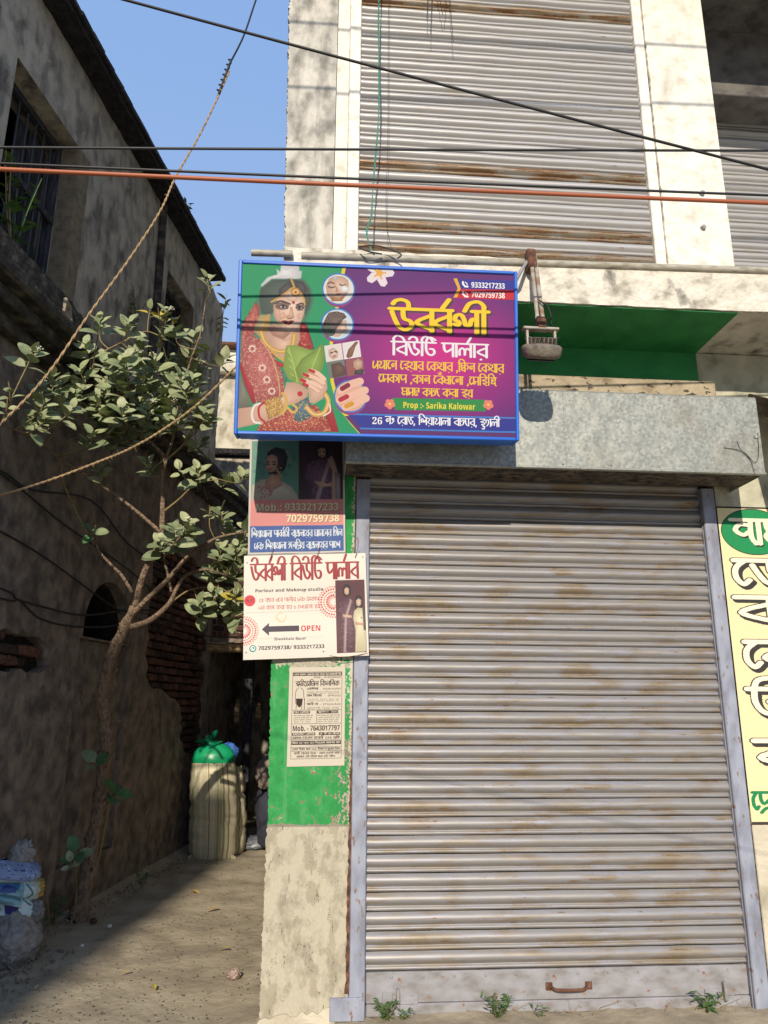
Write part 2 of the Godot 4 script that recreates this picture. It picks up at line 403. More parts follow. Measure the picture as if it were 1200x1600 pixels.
# ------------------------------------------------------------------ flat print: lettering and pictures on signs
# Bengali letters as pen strokes: [width, headline from, headline to, strokes]; y 0 is the headline, 10 the foot
var PEN := {
	"b": [9.0, 0, 9, "8,0 8,10;8,2.5 1,6 8,9.2"],
	"r": [9.0, 0, 9, "8,0 8,10;8,2.5 1,6 8,9.2;3.4,11.6 3.6,11.6"],
	"B": [15.0, 0, 15, "7,0 7,10;7,2.5 1,6 7,9.2;14,0 14,10;14,2.5 8,6 14,9.2"],
	"k": [13.0, 0, 13, "7,0 7,10;7,2.5 1,6 7,9.2;7,2 10,2.2 12,4 12,6.5 10,7.5"],
	"D": [9.0, 6, 9, "8,0 8,10;8,4 1.2,7 8,9.4;1.2,7 3,3.5 1,1.5"],
	"S": [11.0, 8, 11, "9.8,0 9.8,10;1,6.2 2.4,6.6 2.8,5.2 1.2,4.2 1.6,2.2 3.6,1.8 4.8,4 5.4,6.4 7,6.4 7.4,4.8 8.2,3.6 9.8,4.2"],
	"T": [9.0, 0, 9, "1.5,0 1.5,5 3,8.5 6,9.5 8,7.5 7,5 4.5,4.8;1.5,0 2.5,-3.2 5.5,-4 8.5,-2.2"],
	"p": [9.5, 0, 9.5, "8.5,0 8.5,10;1.6,0 1.6,4 3.6,6.5 8.5,3.5"],
	"l": [11.0, 0, 11, "9.8,0 9.8,10;1,8.6 1,5 3,3.4 5,5 5,8.4;5,5.4 7,3.6 9.8,5.4"],
	"A": [3.2, 0, 3.2, "1.6,0 1.6,10"],
	"i": [3.4, 0, 3.4, "1.8,10 1.8,0 1.6,-2.5 4,-4.6 8,-3.6 10.5,0"],
	"I": [3.4, 0, 3.4, "1.6,10 1.6,0 1.6,-2.6 -0.5,-4.5 -4,-3.6 -6,0"],
	"e": [5.0, 1, 5, "3.8,0.2 1.4,3 1.2,7 3,9.6 4.6,8"],
	"u": [0.0, 0, 0, "-4,10.6 -1.4,11.6 -2.5,14 -5.5,13.4"],
	"N": [0.0, 0, 0, "-6.5,-3.6 -4.6,-2 -2.6,-3.6;-4.5,-4.8 -4.3,-4.8"],
	"M": [6.0, 0, 0, "2,3.2 3.4,2 4.8,3.4 3.4,4.8 2,3.2;1.5,9.5 5.4,5.6"],
	"H": [4.5, 0, 0, "1.4,3 2.4,2 3.4,3 2.4,4 1.4,3;1.4,8 2.4,7 3.4,8 2.4,9 1.4,8"],
	"y": [9.0, 6, 9, "8,0 8,10;1,1.4 3.4,1 4.2,3.4 1.2,6.6 8,9.4;3,11.6 3.2,11.6"],
	"h": [9.0, 0, 9, "7,0 7,2.2 1.6,4 6.4,5 7.6,7 3,7.6 5.4,9.2 8,10.4"],
	"E": [9.5, 0, 0, "2,1 1.2,5 2.6,9.2 8.2,3.4;8.2,0.6 8.2,10"],
	"K": [10.0, 7, 10, "8.8,0 8.8,10;1,1.4 3.4,1 4,3.6 1.2,6.4 4,9 8.8,5.4"],
	"n": [9.0, 0, 9, "8,0 8,10;8,4 4,3 1.6,4.8 3,7 5,6.2 4.4,5"],
	"m": [9.5, 0, 9.5, "8.5,0 8.5,10;2,0 2.4,5.4 8.5,5.4;2.4,5.4 0.8,7.6 2.6,9 4,7.2 2.4,5.4"],
	"s": [9.5, 0, 9.5, "8.5,0 8.5,10;1.4,0 2.4,4.4 8.5,4.4;3,4.4 1,6.8 3.4,9.4 5.4,7.6"],
	"t": [9.5, 0, 9.5, "1.2,6.6 1.6,3 5,1.6 8.4,4 7.8,8 4.6,9.6 3,8 4.4,6.4"],
	"j": [11.0, 0, 11, "1,4 3,2 5,4 3.4,8 1,9.4;3.6,5.6 7.4,3.2 8,7 10.4,9.6;7.4,3.2 7,0"],
	"d": [9.0, 0, 9, "0.8,2 1.8,4.6 3.6,8.2 6,9.6 8.2,7.6 7.8,5.6 5.6,4.6 5.2,2.6 5.2,0"],
	"q": [9.0, 0, 9, "7.6,0 7.4,7 9,10;7.4,2.4 3.4,2 1.4,4.4 4.4,6.4 7.4,4.4"],
	"g": [10.0, 7, 10, "8.8,0 8.8,10;1.2,5 1.2,2 3.6,1 5.6,3.2 4.6,7.4 2.4,9.4"],
	"o": [9.0, 0, 0, "2,3.4 4.4,1.4 5.6,4 3,5.2 5.8,5 8,6.8 6.6,9.2 3.6,9.4 1.4,7.2"],
	"U": [9.5, 0, 9.5, "0.8,1.4 1.8,4.4 3.6,8.2 6.2,9.6 8.6,7.6 8,5.6 5.8,4.6 5.2,2.6 5.2,0;1.2,-2.2 2.2,-3.6 4.6,-4.2 7,-3 7.4,0"],
	"Y": [9.5, 0, 9.5, "7,0 7,2 1.8,4 6.6,5 7.6,7 3,7.6 5.4,9.2 8,10.4;1.8,-2 4.2,-4.4 8,-3.4 9.4,0"],
	"R": [0.0, 0, 0, "-1.2,-5 -3.8,-1"],
	"x": [13.0, 0, 13, "1.4,0 2,2.8 6.6,2.8;2.4,2.8 1.2,4.4 2.8,5.6;7,0 7,10;7,4.6 1.4,7.4 7,9.6;7,2 10.4,2.4 12,4.6 10.4,7"],
	"X": [9.5, 0, 9.5, "8.5,0 8.5,5;1.6,0 2.2,3 8.5,3;2.6,3 1,4.6 3,5.6;8.4,5 3.6,5.4 1.6,7.6 3.8,9.8 6.4,8.8 5.4,7.4"],
	"z": [9.5, 0, 9.5, "8,0 8,4;8,1.8 4.4,1.4 2.6,2.8 4.2,4;8,4 3.6,4.8 2.4,6.8 5,8 7.6,6 7.6,8.6 9.2,10.4"],
	"P": [0.0, 0, 0, "-8.4,11.6 -5.4,9.4 -0.8,8.4"],
	"c": [9.5, 0, 9.5, "1.4,0 1.4,4 6.4,2.4 8.4,4.6 5,6.4 2,8.4 5,9.8 8.4,7.6"],
	"2": [8.0, 0, 0, "2,2.4 4.6,1 6.6,3.4 3,6 2,8.2 7,9.6"],
	"4": [8.0, 0, 0, "2,1 6.6,8 4.4,9.8 2,8 6.6,1"],
	",": [3.5, 0, 0, "2,9 1.4,11.6"],
	"-": [5.0, 0, 0, "1,5 4,5"],
	" ": [5.0, 0, 0, ""],
}

func disc(im: Image, x: float, y: float, r: float, c: Color) -> void:
	if r < 0.8:
		im.fill_rect(Rect2i(int(x), int(y), 1, 1), c)
		return
	var k := int(ceil(r))
	for j in range(-k, k + 1):
		var w := r * r - j * j
		if w < 0.0: continue
		var s := sqrt(w)
		im.fill_rect(Rect2i(roundi(x - s), roundi(y) + j, maxi(1, roundi(2 * s)), 1), c)

func oval(im: Image, x: float, y: float, rx: float, ry: float, c: Color) -> void:
	for j in range(-int(ry), int(ry) + 1):
		var s := rx * sqrt(maxf(0.0, 1.0 - j * j / (ry * ry)))
		im.fill_rect(Rect2i(roundi(x - s), roundi(y) + j, maxi(1, roundi(2 * s)), 1), c)

func poly(im: Image, pts: PackedVector2Array, c: Color) -> void:
	var lo := INF
	var hi := -INF
	for p in pts:
		lo = minf(lo, p.y)
		hi = maxf(hi, p.y)
	for y in range(maxi(0, int(lo)), mini(im.get_height() - 1, int(hi)) + 1):
		var xs := []
		var yy := y + 0.5
		for i in pts.size():
			var a := pts[i]
			var b := pts[(i + 1) % pts.size()]
			if (a.y <= yy) != (b.y <= yy): xs.append(a.x + (yy - a.y) / (b.y - a.y) * (b.x - a.x))
		xs.sort()
		for i in range(0, xs.size() - 1, 2):
			im.fill_rect(Rect2i(roundi(xs[i]), y, maxi(1, roundi(xs[i + 1]) - roundi(xs[i])), 1), c)

# a picture area that is paler towards one point inside, as printed photographs are
func toned(im: Image, pts: PackedVector2Array, c: Color, amount := 0.13, off := Vector2(0.12, -0.18)) -> void:
	poly(im, pts, c.darkened(amount * 1.15))
	var mid := Vector2.ZERO
	var box := Rect2(pts[0], Vector2.ZERO)
	for p in pts:
		mid += p / pts.size()
		box = box.expand(p)
	mid += off * box.size * 0.5
	for k in range(1, 10):
		var t := k / 9.0
		var q := PackedVector2Array()
		for p in pts: q.append(mid + (p - mid) * (1.0 - t * 0.86))
		for g in Geometry2D.intersect_polygons(q, pts):
			poly(im, g, c.darkened(amount * 1.15).lerp(c.lightened(amount * 0.8), t))

func pen(im: Image, pts: PackedVector2Array, r: float, c: Color) -> void:
	for i in pts.size() - 1:
		var n := maxi(1, int(pts[i].distance_to(pts[i + 1]) / maxf(0.8, r * 0.5)))
		for k in n + 1:
			var p := pts[i].lerp(pts[i + 1], float(k) / n)
			disc(im, p.x, p.y, r, c)

func p2(s: String) -> PackedVector2Array:
	var o := PackedVector2Array()
	for w in s.split(" ", false):
		var v := w.split_floats(",")
		o.append(Vector2(v[0], v[1]))
	return o

func curve2(p: PackedVector2Array, per := 5) -> PackedVector2Array:
	if p.size() < 3: return p
	var o := PackedVector2Array()
	for i in p.size() - 1:
		for k in per:
			o.append(p[i].cubic_interpolate(p[i + 1], p[maxi(i - 1, 0)], p[mini(i + 2, p.size() - 1)], float(k) / per))
	o.append(p[p.size() - 1])
	return o

func bn_width(s: String) -> float:
	var w := 0.0
	for ch in s: w += PEN[ch][0]
	return w

# a broad nib: upright strokes come out thicker than level ones
func nib(im: Image, pts: PackedVector2Array, r: float, c: Color) -> void:
	for i in pts.size() - 1:
		var n := maxi(1, int(pts[i].distance_to(pts[i + 1]) / maxf(0.7, r * 0.35)))
		for k in n + 1:
			var p := pts[i].lerp(pts[i + 1], float(k) / n)
			if r < 1.2: disc(im, p.x, p.y, r, c)
			else: oval(im, p.x, p.y, r, maxf(1.0, r * 0.62), c)

# Bengali words from x0 to x1 with the headline at y and the foot at y + h; r is the pen's radius
func bn(im: Image, s: String, x0: float, x1: float, y: float, h: float, r: float, c: Color) -> void:
	var sx := (x1 - x0) / bn_width(s)
	var sy := h / 10.0
	var x := x0
	for ch in s:
		var g: Array = PEN[ch]
		for stroke in String(g[3]).split(";", false):
			var q := curve2(p2(stroke))
			for i in q.size(): q[i] = Vector2(x + q[i].x * sx, y + q[i].y * sy)
			nib(im, q, r, c)
		if g[2] > g[1]: nib(im, PackedVector2Array([Vector2(x + g[1] * sx, y), Vector2(x + g[2] * sx, y)]), r, c)
		x += g[0] * sx

var fonts := {}
# Latin text from x0 to x1 (x1 <= x0: natural width), baseline y, capital height h
func latin(im: Image, s: String, x0: float, x1: float, y: float, h: float, c: Color, bold := true, face := "Droid Sans") -> void:
	var key := face + str(bold)
	if not fonts.has(key):
		var f := SystemFont.new()
		f.font_names = PackedStringArray([face])
		f.font_weight = 700 if bold else 400
		fonts[key] = f
	var t := TextMesh.new()
	t.font = fonts[key]
	t.font_size = 64
	t.pixel_size = 1.0
	t.depth = 0.0
	t.curve_step = 1.0
	t.text = "H"
	var hb := t.get_aabb()
	t.text = s + "H"
	var base := t.get_aabb().position.y
	t.text = s
	var a := t.get_mesh_arrays()
	var box := t.get_aabb()
	var v: PackedVector3Array = a[Mesh.ARRAY_VERTEX]
	var ix: PackedInt32Array = a[Mesh.ARRAY_INDEX]
	var sy := h / hb.size.y
	var sx := sy if x1 <= x0 else (x1 - x0) / box.size.x
	var ref := hb.position.y
	for i in range(0, ix.size(), 3):
		var q := PackedVector2Array()
		for k in 3:
			var p := v[ix[i + k]]
			q.append(Vector2(x0 + (p.x - box.position.x) * sx, y - (p.y - ref) * sy))
		poly(im, q, c)

func new_image(w: int, h: int, c: Color) -> Image:
	var im := Image.create_empty(w, h, false, Image.FORMAT_RGB8)
	im.fill(c)
	return im

func map_pts(s: String, f: Callable) -> PackedVector2Array:
	var o := PackedVector2Array()
	for p in p2(s): o.append(f.call(p))
	return o

func ring(im: Image, x: float, y: float, R: float, r: float, c: Color, from := 0.0, to := TAU, squash := 1.0) -> void:
	var q := PackedVector2Array()
	for i in 41:
		var t := from + (to - from) * i / 40.0
		q.append(Vector2(x + cos(t) * R, y + sin(t) * R * squash))
	pen(im, q, r, c)

# speckle of a second colour inside a polygon: woven and embroidered cloth
func speckle(im: Image, pts: PackedVector2Array, c: Color, n: int, r: float, sd: int) -> void:
	var g := RandomNumberGenerator.new()
	g.seed = sd
	var box := Rect2(pts[0], Vector2.ZERO)
	for p in pts: box = box.expand(p)
	for k in n:
		var p := box.position + Vector2(g.randf() * box.size.x, g.randf() * box.size.y)
		if Geometry2D.is_point_in_polygon(p, pts): disc(im, p.x, p.y, r * g.randf_range(0.5, 1.2), c)

func mandala(im: Image, x: float, y: float, R: float, c: Color, x0: int, x1: int) -> void:
	for k in 5:
		var rr := R * (0.25 + 0.17 * k)
		var n := 14 + 6 * k
		for i in n:
			var t := TAU * i / n
			var p := Vector2(x + cos(t) * rr, y + sin(t) * rr)
			if p.x > x0 and p.x < x1: disc(im, p.x, p.y, R * 0.035 + (k % 2) * R * 0.02, c)
	for k in 3:
		var rr := R * (0.34 + 0.26 * k)
		for i in 60:
			var t := TAU * i / 60
			var p := Vector2(x + cos(t) * rr, y + sin(t) * rr)
			if p.x > x0 and p.x < x1: disc(im, p.x, p.y, R * 0.022, c)

# ---- the big board. Authoring units: pixels of a flat 434 x 270 drawing, four texels each
func sign_image() -> Image:
	var W := 1736
	var H := 1072
	var im := new_image(W, H, c3(8, 150, 98))
	var S := func(p: Vector2) -> Vector2:
		var u := (p.x - 374.0) / 434.0
		var top := 409.0 + 15.0 * u
		var bot := 677.0 + 7.0 * u
		return Vector2(u * W, (p.y - top) / (bot - top) * H)
	var Q := func(p: Vector2) -> Vector2: return S.call(Vector2(360.0 + p.x / 5.333, 390.0 + p.y / 5.333))
	# purple and magenta ground, printed as a round blend
	var edge := map_pts("536,405 531,427 523,480 515,537 517,597 522,616 534,644 548,662 568,684 820,690 820,405", S)
	poly(im, edge, c3(96, 22, 118))
	var mid: Vector2 = S.call(Vector2(690, 555))
	for k in 26:
		var t := k / 25.0
		var q := PackedVector2Array()
		for i in 48:
			var a := TAU * i / 48
			q.append(mid + Vector2(cos(a) * lerpf(760, 120, t), sin(a) * lerpf(520, 90, t)))
		for g in Geometry2D.intersect_polygons(q, edge):
			poly(im, g, c3(96, 22, 118).lerp(c3(204, 14, 138), t))
	pen(im, map_pts("537,402 532,427 524,480 516,537 518,597 523,616 535,644 549,662 569,684", S), 11, c3(226, 206, 50))
	# lower band
	poly(im, map_pts("538,652 815,655 815,690 572,690", S), c3(92, 32, 106))
	poly(im, map_pts("543,650 815,655 815,675 566,672", S), c3(34, 42, 150))
	pen(im, map_pts("543,649 815,653", S), 5, c3(48, 130, 214))
	pen(im, map_pts("563,671 815,675", S), 5, c3(48, 130, 214))
	bride(im, Q)
	# round and square pictures of treatments
	for k in 3:
		var p: Vector2 = S.call([Vector2(526, 450.5), Vector2(525, 507.5), Vector2(547, 621)][k])
		disc(im, p.x, p.y + 18, 100, c3(150, 40, 120))
		disc(im, p.x, p.y, 104, c3(40, 120, 200))
		disc(im, p.x, p.y, 95, [c3(226, 222, 220), c3(204, 218, 228), c3(222, 170, 150)][k])
	var C1 := func(p: Vector2) -> Vector2: return S.call(Vector2(480.0 + p.x / 6.4, 410.0 + p.y / 6.4))
	toned(im, map_pts("165,230 200,150 260,125 340,130 390,170 400,260 380,320 330,380 230,390 180,320", C1), c3(222, 184, 164))
	pen(im, map_pts("190,235 215,248 250,240", C1), 4, c3(90, 60, 52))
	pen(im, map_pts("305,212 330,225 360,215", C1), 4, c3(90, 60, 52))
	pen(im, map_pts("185,205 215,190 250,205", C1), 5, c3(120, 84, 66))
	pen(im, map_pts("262,230 285,280 268,286", C1), 4, c3(176, 120, 100))
	toned(im, map_pts("255,318 290,300 330,312 295,325", C1), c3(190, 110, 104))
	toned(im, map_pts("300,245 350,220 400,245 390,290 330,295", C1), c3(244, 244, 246))
	toned(im, map_pts("215,340 300,350 350,330 330,385 230,390", C1), c3(176, 120, 74))
	toned(im, map_pts("230,130 280,128 282,160 235,164", C1), c3(190, 196, 204))
	toned(im, map_pts("170,560 200,505 280,490 350,510 380,550 340,580 330,640 290,690 250,740 190,755 140,690 135,640", C1), c3(92, 74, 70))
	speckle(im, map_pts("170,560 200,505 280,490 350,510 340,580 290,690 250,740 190,755 140,690", C1), c3(134, 112, 104), 260, 3, 3)
	speckle(im, map_pts("150,640 240,620 260,720 190,750", C1), c3(66, 116, 92), 160, 3, 4)
	toned(im, map_pts("345,585 375,580 380,640 392,680 370,705 330,715 320,745 260,755 265,690 300,640", C1), c3(232, 194, 172))
	disc(im, C1.call(Vector2(292, 688)).x, C1.call(Vector2(292, 688)).y, 5, c3(240, 236, 226))
	for k in 3:
		pen(im, map_pts(["330,1290 440,1225 520,1200", "320,1390 420,1350 570,1290", "380,1460 470,1420 580,1370"][k], C1), 24, c3(234, 188, 168))
		pen(im, map_pts(["345,1275 400,1240", "330,1385 390,1355", "390,1450 440,1425"][k], C1), 15, [c3(128, 16, 52), c3(176, 24, 56), c3(214, 150, 40)][k])
	for k in 4:
		var o: Vector2 = [Vector2(158, 845), Vector2(335, 815), Vector2(188, 1010), Vector2(372, 985)][k]
		var q := map_pts("%f,%f %f,%f %f,%f %f,%f" % [o.x, o.y, o.x + 172, o.y - 30, o.x + 196, o.y + 138, o.x + 24, o.y + 168], C1)
		poly(im, q, [c3(226, 216, 212), c3(228, 224, 224), c3(110, 120, 116), c3(150, 84, 84)][k])
	toned(im, map_pts("200,890 250,860 300,900 295,960 250,985 210,950", C1), c3(222, 192, 178))
	pen(im, map_pts("225,915 245,910", C1), 4, c3(80, 50, 44))
	pen(im, map_pts("265,900 285,905", C1), 4, c3(80, 50, 44))
	pen(im, map_pts("250,952 272,945", C1), 4, c3(180, 80, 84))
	toned(im, map_pts("380,950 400,880 470,800 500,800 470,850 440,950 400,970", C1), c3(136, 90, 72))
	toned(im, map_pts("230,1030 320,1010 370,1060 380,1140 250,1170", C1), c3(96, 66, 54))
	toned(im, map_pts("450,1000 500,970 545,1000 540,1060 490,1090 455,1060", C1), c3(206, 166, 146))
	toned(im, map_pts("470,1090 560,1080 545,1130 460,1135", C1), c3(54, 54, 58))
	for k in 3:
		var p: Vector2 = S.call([Vector2(526, 450.5), Vector2(525, 507.5), Vector2(547, 621)][k])
		soften(im, p - Vector2(66, 66), p + Vector2(66, 66), 4)
	soften(im, C1.call(Vector2(165, 800)), C1.call(Vector2(560, 1160)), 4)
	# frangipani at the head of the board
	var fc: Vector2 = S.call(Vector2(590, 424))
	for k in 5:
		var t := -1.3 + TAU * k / 5
		var d := Vector2(cos(t), sin(t))
		var n := Vector2(-d.y, d.x)
		poly(im, PackedVector2Array([fc, fc + d * 40 + n * 30, fc + d * 84 + n * 22, fc + d * 96, fc + d * 80 - n * 26, fc + d * 38 - n * 26]), c3(232, 222, 232))
	disc(im, fc.x, fc.y, 22, c3(232, 184, 70))
	for k in 5: pen(im, PackedVector2Array([fc, fc + Vector2(cos(-1.3 + TAU * k / 5), sin(-1.3 + TAU * k / 5)) * 40]), 5, c3(232, 168, 74))
	# telephone strip
	poly(im, map_pts("708,432 714,432 720,448 714,463 708,463 715,448", S), c3(234, 176, 40))
	poly(im, map_pts("715,433 815,435 815,450 720,449", S), c3(38, 40, 152))
	poly(im, map_pts("720,449 815,450 815,466 714,464", S), c3(206, 16, 40))
	for k in 2:
		var h: Vector2 = S.call(Vector2(727, 441 + 16 * k))
		pen(im, PackedVector2Array([h + Vector2(-14, -14), h + Vector2(-14, 0), h + Vector2(0, 16), h + Vector2(16, 16)]), 6, Color.WHITE)
		pen(im, PackedVector2Array([h + Vector2(0, -12), h + Vector2(10, -6), h + Vector2(14, 4)]), 3, Color.WHITE)
		var a: Vector2 = S.call(Vector2(737, 446.5 + 15.4 * k))
		var b: Vector2 = S.call(Vector2(791, 446.5 + 15.4 * k))
		latin(im, ["9333217233", "7029759738"][k], a.x, b.x, a.y, 36, Color.WHITE)
	# lettering
	var L := func(s: String, xa: float, xb: float, y: float, h: float, r: float, c: Color, dx: float, dy: float) -> void:
		var a: Vector2 = S.call(Vector2(xa, y))
		var b: Vector2 = S.call(Vector2(xb, y))
		bn(im, s, a.x + dx, b.x + dx, a.y + dy, h, r, c)
	L.call("UBRSI", 607, 764, 481, 142, 19, c3(60, 66, 60), 11, 11)
	L.call("UBRSI", 607, 764, 481, 142, 20, c3(86, 22, 60), 4, 4)
	L.call("UBRSI", 607, 764, 481, 142, 16.5, c3(248, 212, 26), 0, 0)
	L.call("ibUiT pAlRAr", 610, 763, 534, 84, 8.6, c3(240, 238, 244), 0, 0)
	L.call("EKAen ehyAr ekyAr ,ixn ekyAr", 580, 788, 564, 54, 4.6, c3(240, 206, 40), 0, 0)
	L.call("emkAp ,kAn ebNDAenA ,emihiz", 590, 776, 586, 50, 4.6, c3(240, 206, 40), 0, 0)
	L.call("smX kAj krA hy", 626, 738, 607, 48, 4.6, c3(240, 206, 40), 0, 0)
	poly(im, map_pts("612,623 757,625 759,643 616,642", S), c3(26, 140, 66))
	var pa: Vector2 = S.call(Vector2(629, 638.5))
	var pb: Vector2 = S.call(Vector2(742, 639))
	latin(im, "Prop :- Sarika Kalowar", pa.x, pb.x, pa.y, 38, c3(240, 220, 60))
	for x in [608.0, 763.0]:
		var f: Vector2 = S.call(Vector2(x, 632.5))
		for k in 5: disc(im, f.x + cos(TAU * k / 5 + 0.3) * 19, f.y + sin(TAU * k / 5 + 0.3) * 19, 15, c3(232, 130, 110))
		disc(im, f.x, f.y, 8, c3(240, 210, 80))
	var na: Vector2 = S.call(Vector2(581, 664))
	var nb: Vector2 = S.call(Vector2(596, 664))
	latin(im, "26", na.x, nb.x, na.y, 44, Color.WHITE, true, "Droid Serif")
	L.call("nM erAd, iSyAKAlA bAjAr, huglI", 601, 781, 652, 46, 3.8, Color.WHITE, 0, 0)
	return im

func bride(im: Image, Q: Callable) -> void:
	var skin := c3(240, 204, 182)
	var shade := c3(216, 170, 146)
	var gold := c3(198, 152, 76)
	var P := func(s: String, c: Color) -> void: toned(im, map_pts(s, Q), c)
	var K := func(s: String, r: float, c: Color) -> void: pen(im, curve2(map_pts(s, Q)), r, c)
	P.call("95,700 150,560 220,400 240,320 290,240 350,200 500,190 600,240 660,320 682,420 660,500 620,600 680,830 430,900 95,1000", c3(70, 142, 110))
	P.call("92,640 130,570 200,440 235,480 240,700 150,740 92,760", c3(176, 74, 74))
	speckle(im, map_pts("92,640 200,440 240,700 92,760", Q), c3(214, 150, 120), 260, 3, 11)
	P.call("540,690 590,610 630,640 660,740 690,835 600,860 520,760", c3(166, 26, 36))
	speckle(im, map_pts("560,700 600,630 680,830 600,850", Q), c3(216, 160, 90), 120, 3, 12)
	P.call("365,150 395,180 402,112 552,112 556,172 578,168 572,236 500,244 330,240 250,310 236,300 290,230 350,208 372,205", c3(226, 226, 232))
	K.call("420,140 450,160 480,140 520,150", 3, c3(190, 192, 204))
	P.call("240,330 330,255 480,238 590,255 640,320 660,420 640,500 612,560 606,420 560,350 500,330 440,360 390,410 360,500 330,560 250,540 230,430", c3(74, 92, 84))
	P.call("390,330 480,250 510,320 440,365 385,410", c3(64, 60, 66))
	P.call("520,250 590,270 620,330 608,420 570,350 528,325", c3(60, 58, 62))
	P.call("230,560 330,540 320,680 240,740 190,690", c3(182, 168, 130))
	speckle(im, map_pts("230,560 330,540 320,680 240,740 190,690", Q), gold, 180, 3, 13)
	# neck and face
	P.call("290,660 360,620 460,690 570,640 575,760 530,870 440,960 350,860 250,740", shade)
	P.call("330,720 450,760 540,740 500,860 430,930 350,850", c3(228, 184, 160))
	P.call("346,470 380,410 440,362 500,334 560,352 598,400 608,470 600,550 575,620 535,675 500,695 440,680 385,630 352,560", skin)
	P.call("346,470 380,412 400,500 398,580 430,660 385,630 352,560", shade)
	var bd: Vector2 = Q.call(Vector2(512, 442))
	disc(im, bd.x, bd.y, 9, c3(150, 20, 40))
	for k in 16:
		var t := TAU * k / 16
		var d: Vector2 = Q.call(Vector2(512 + cos(t) * 44, 436 + sin(t) * 34))
		disc(im, d.x, d.y, 2, c3(240, 226, 220))
	# soft modelling of the printed portrait
	P.call("300,660 360,640 420,690 500,700 440,760 350,730", c3(186, 138, 116))
	P.call("430,370 500,350 560,372 540,430 470,436", c3(236, 200, 178))
	P.call("400,540 440,530 452,560 420,590 395,575", c3(232, 176, 158))
	P.call("545,545 590,540 590,570 555,590", c3(232, 176, 158))
	P.call("492,500 502,500 506,560 494,562", c3(240, 210, 192))
	P.call("440,650 500,640 520,660 490,690 450,680", c3(234, 196, 174))
	soften(im, Q.call(Vector2(60, 90)), Q.call(Vector2(720, 980)), 7)
	P.call("360,478 380,450 430,442 478,466 470,500 420,508 378,500", c3(132, 100, 98))
	P.call("528,486 550,466 590,462 604,484 590,510 550,514", c3(132, 100, 98))
	P.call("398,480 425,466 455,482 425,492", c3(236, 230, 226))
	P.call("540,492 562,478 588,490 562,502", c3(236, 230, 226))
	for e in [Vector2(428, 479), Vector2(562, 490)]:
		var p: Vector2 = Q.call(e)
		disc(im, p.x, p.y, 9, c3(48, 34, 34))
	K.call("392,480 425,464 460,482", 3.0, c3(40, 28, 30))
	K.call("536,492 562,475 594,490", 3.0, c3(40, 28, 30))
	K.call("362,452 410,432 484,456", 5.5, c3(72, 52, 50))
	K.call("538,466 580,450 604,466", 5.0, c3(72, 52, 50))
	P.call("486,480 504,482 520,565 500,582 458,576 452,560 480,540", c3(216, 172, 148))
	K.call("456,574 478,582 500,580 516,566", 3.0, c3(150, 96, 82))
	P.call("416,602 452,596 472,604 490,596 522,600 500,626 476,636 446,628", c3(140, 16, 38))
	K.call("420,604 472,610 520,602", 2.0, c3(86, 8, 24))
	# gold
	K.call("330,440 390,402 450,358 505,318 560,350 596,400 606,460", 6, gold)
	K.call("490,246 505,280 520,320", 6, gold)
	var tk: Vector2 = Q.call(Vector2(528, 354))
	disc(im, tk.x, tk.y, 30, c3(176, 126, 60))
	disc(im, tk.x, tk.y, 20, c3(222, 182, 112))
	disc(im, tk.x, tk.y, 8, c3(160, 60, 50))
	var nr: Vector2 = Q.call(Vector2(440, 606))
	ring(im, nr.x, nr.y, 27, 2.0, gold)
	K.call("300,580 292,640 270,680", 12, gold)
	K.call("250,690 285,780 350,840 430,862 505,820 525,720", 15, gold)
	K.call("250,690 285,780 350,840 430,862 505,820 525,720", 4, c3(228, 196, 120))
	K.call("330,840 390,900 440,930", 9, c3(206, 164, 84))
	# sari
	P.call("92,745 180,722 245,765 330,850 400,960 450,1090 455,1230 300,1290 200,1290 130,1100 92,960", c3(188, 92, 90))
	speckle(im, map_pts("92,745 180,722 245,765 330,850 400,960 450,1090 455,1230 300,1290 200,1290 130,1100 92,960", Q), c3(214, 158, 140), 900, 3.2, 14)
	K.call("250,760 340,900 400,1080 420,1240", 4, c3(214, 160, 110))
	for f in [Vector2(185, 840), Vector2(270, 1000), Vector2(310, 1100), Vector2(352, 1195)]:
		var p: Vector2 = Q.call(f)
		for k in 8: disc(im, p.x + cos(TAU * k / 8) * 18, p.y + sin(TAU * k / 8) * 18, 7, c3(228, 204, 192))
		disc(im, p.x, p.y, 7, c3(176, 60, 70))
	P.call("90,950 130,1040 200,1180 225,1300 195,1300 130,1140 88,1010", c3(180, 18, 44))
	P.call("75,1010 130,1150 190,1330 75,1345", c3(120, 120, 104))
	P.call("370,936 440,962 446,1000 400,985", c3(190, 22, 44))
	P.call("425,1000 480,1080 455,1130 430,1060", c3(60, 130, 112))
	P.call("240,1520 285,1430 450,1370 600,1300 720,1310 840,1480 845,1530 240,1530", c3(178, 66, 60))
	speckle(im, map_pts("240,1520 285,1430 450,1370 600,1300 720,1310 840,1480 845,1530", Q), c3(214, 164, 110), 420, 3.5, 15)
	P.call("520,1330 600,1230 660,1260 690,1400 600,1450 540,1440", c3(70, 106, 128))
	speckle(im, map_pts("520,1330 600,1230 660,1260 690,1400 600,1450 540,1440", Q), c3(196, 170, 90), 90, 4, 16)
	P.call("735,1030 790,1160 850,1340 905,1530 845,1530 790,1390 815,1300 770,1150", c3(178, 22, 38))
	# arm, leaves, hands
	P.call("75,1345 200,1328 330,1288 440,1245 470,1120 560,1120 650,1185 645,1240 560,1290 480,1320 430,1400 300,1455 180,1485 72,1508", c3(228, 182, 158))
	P.call("462,812 540,806 640,840 690,852 755,790 778,880 772,980 745,1050 660,1100 610,1138 560,1132 480,1090 440,1000 448,880", c3(150, 180, 78))
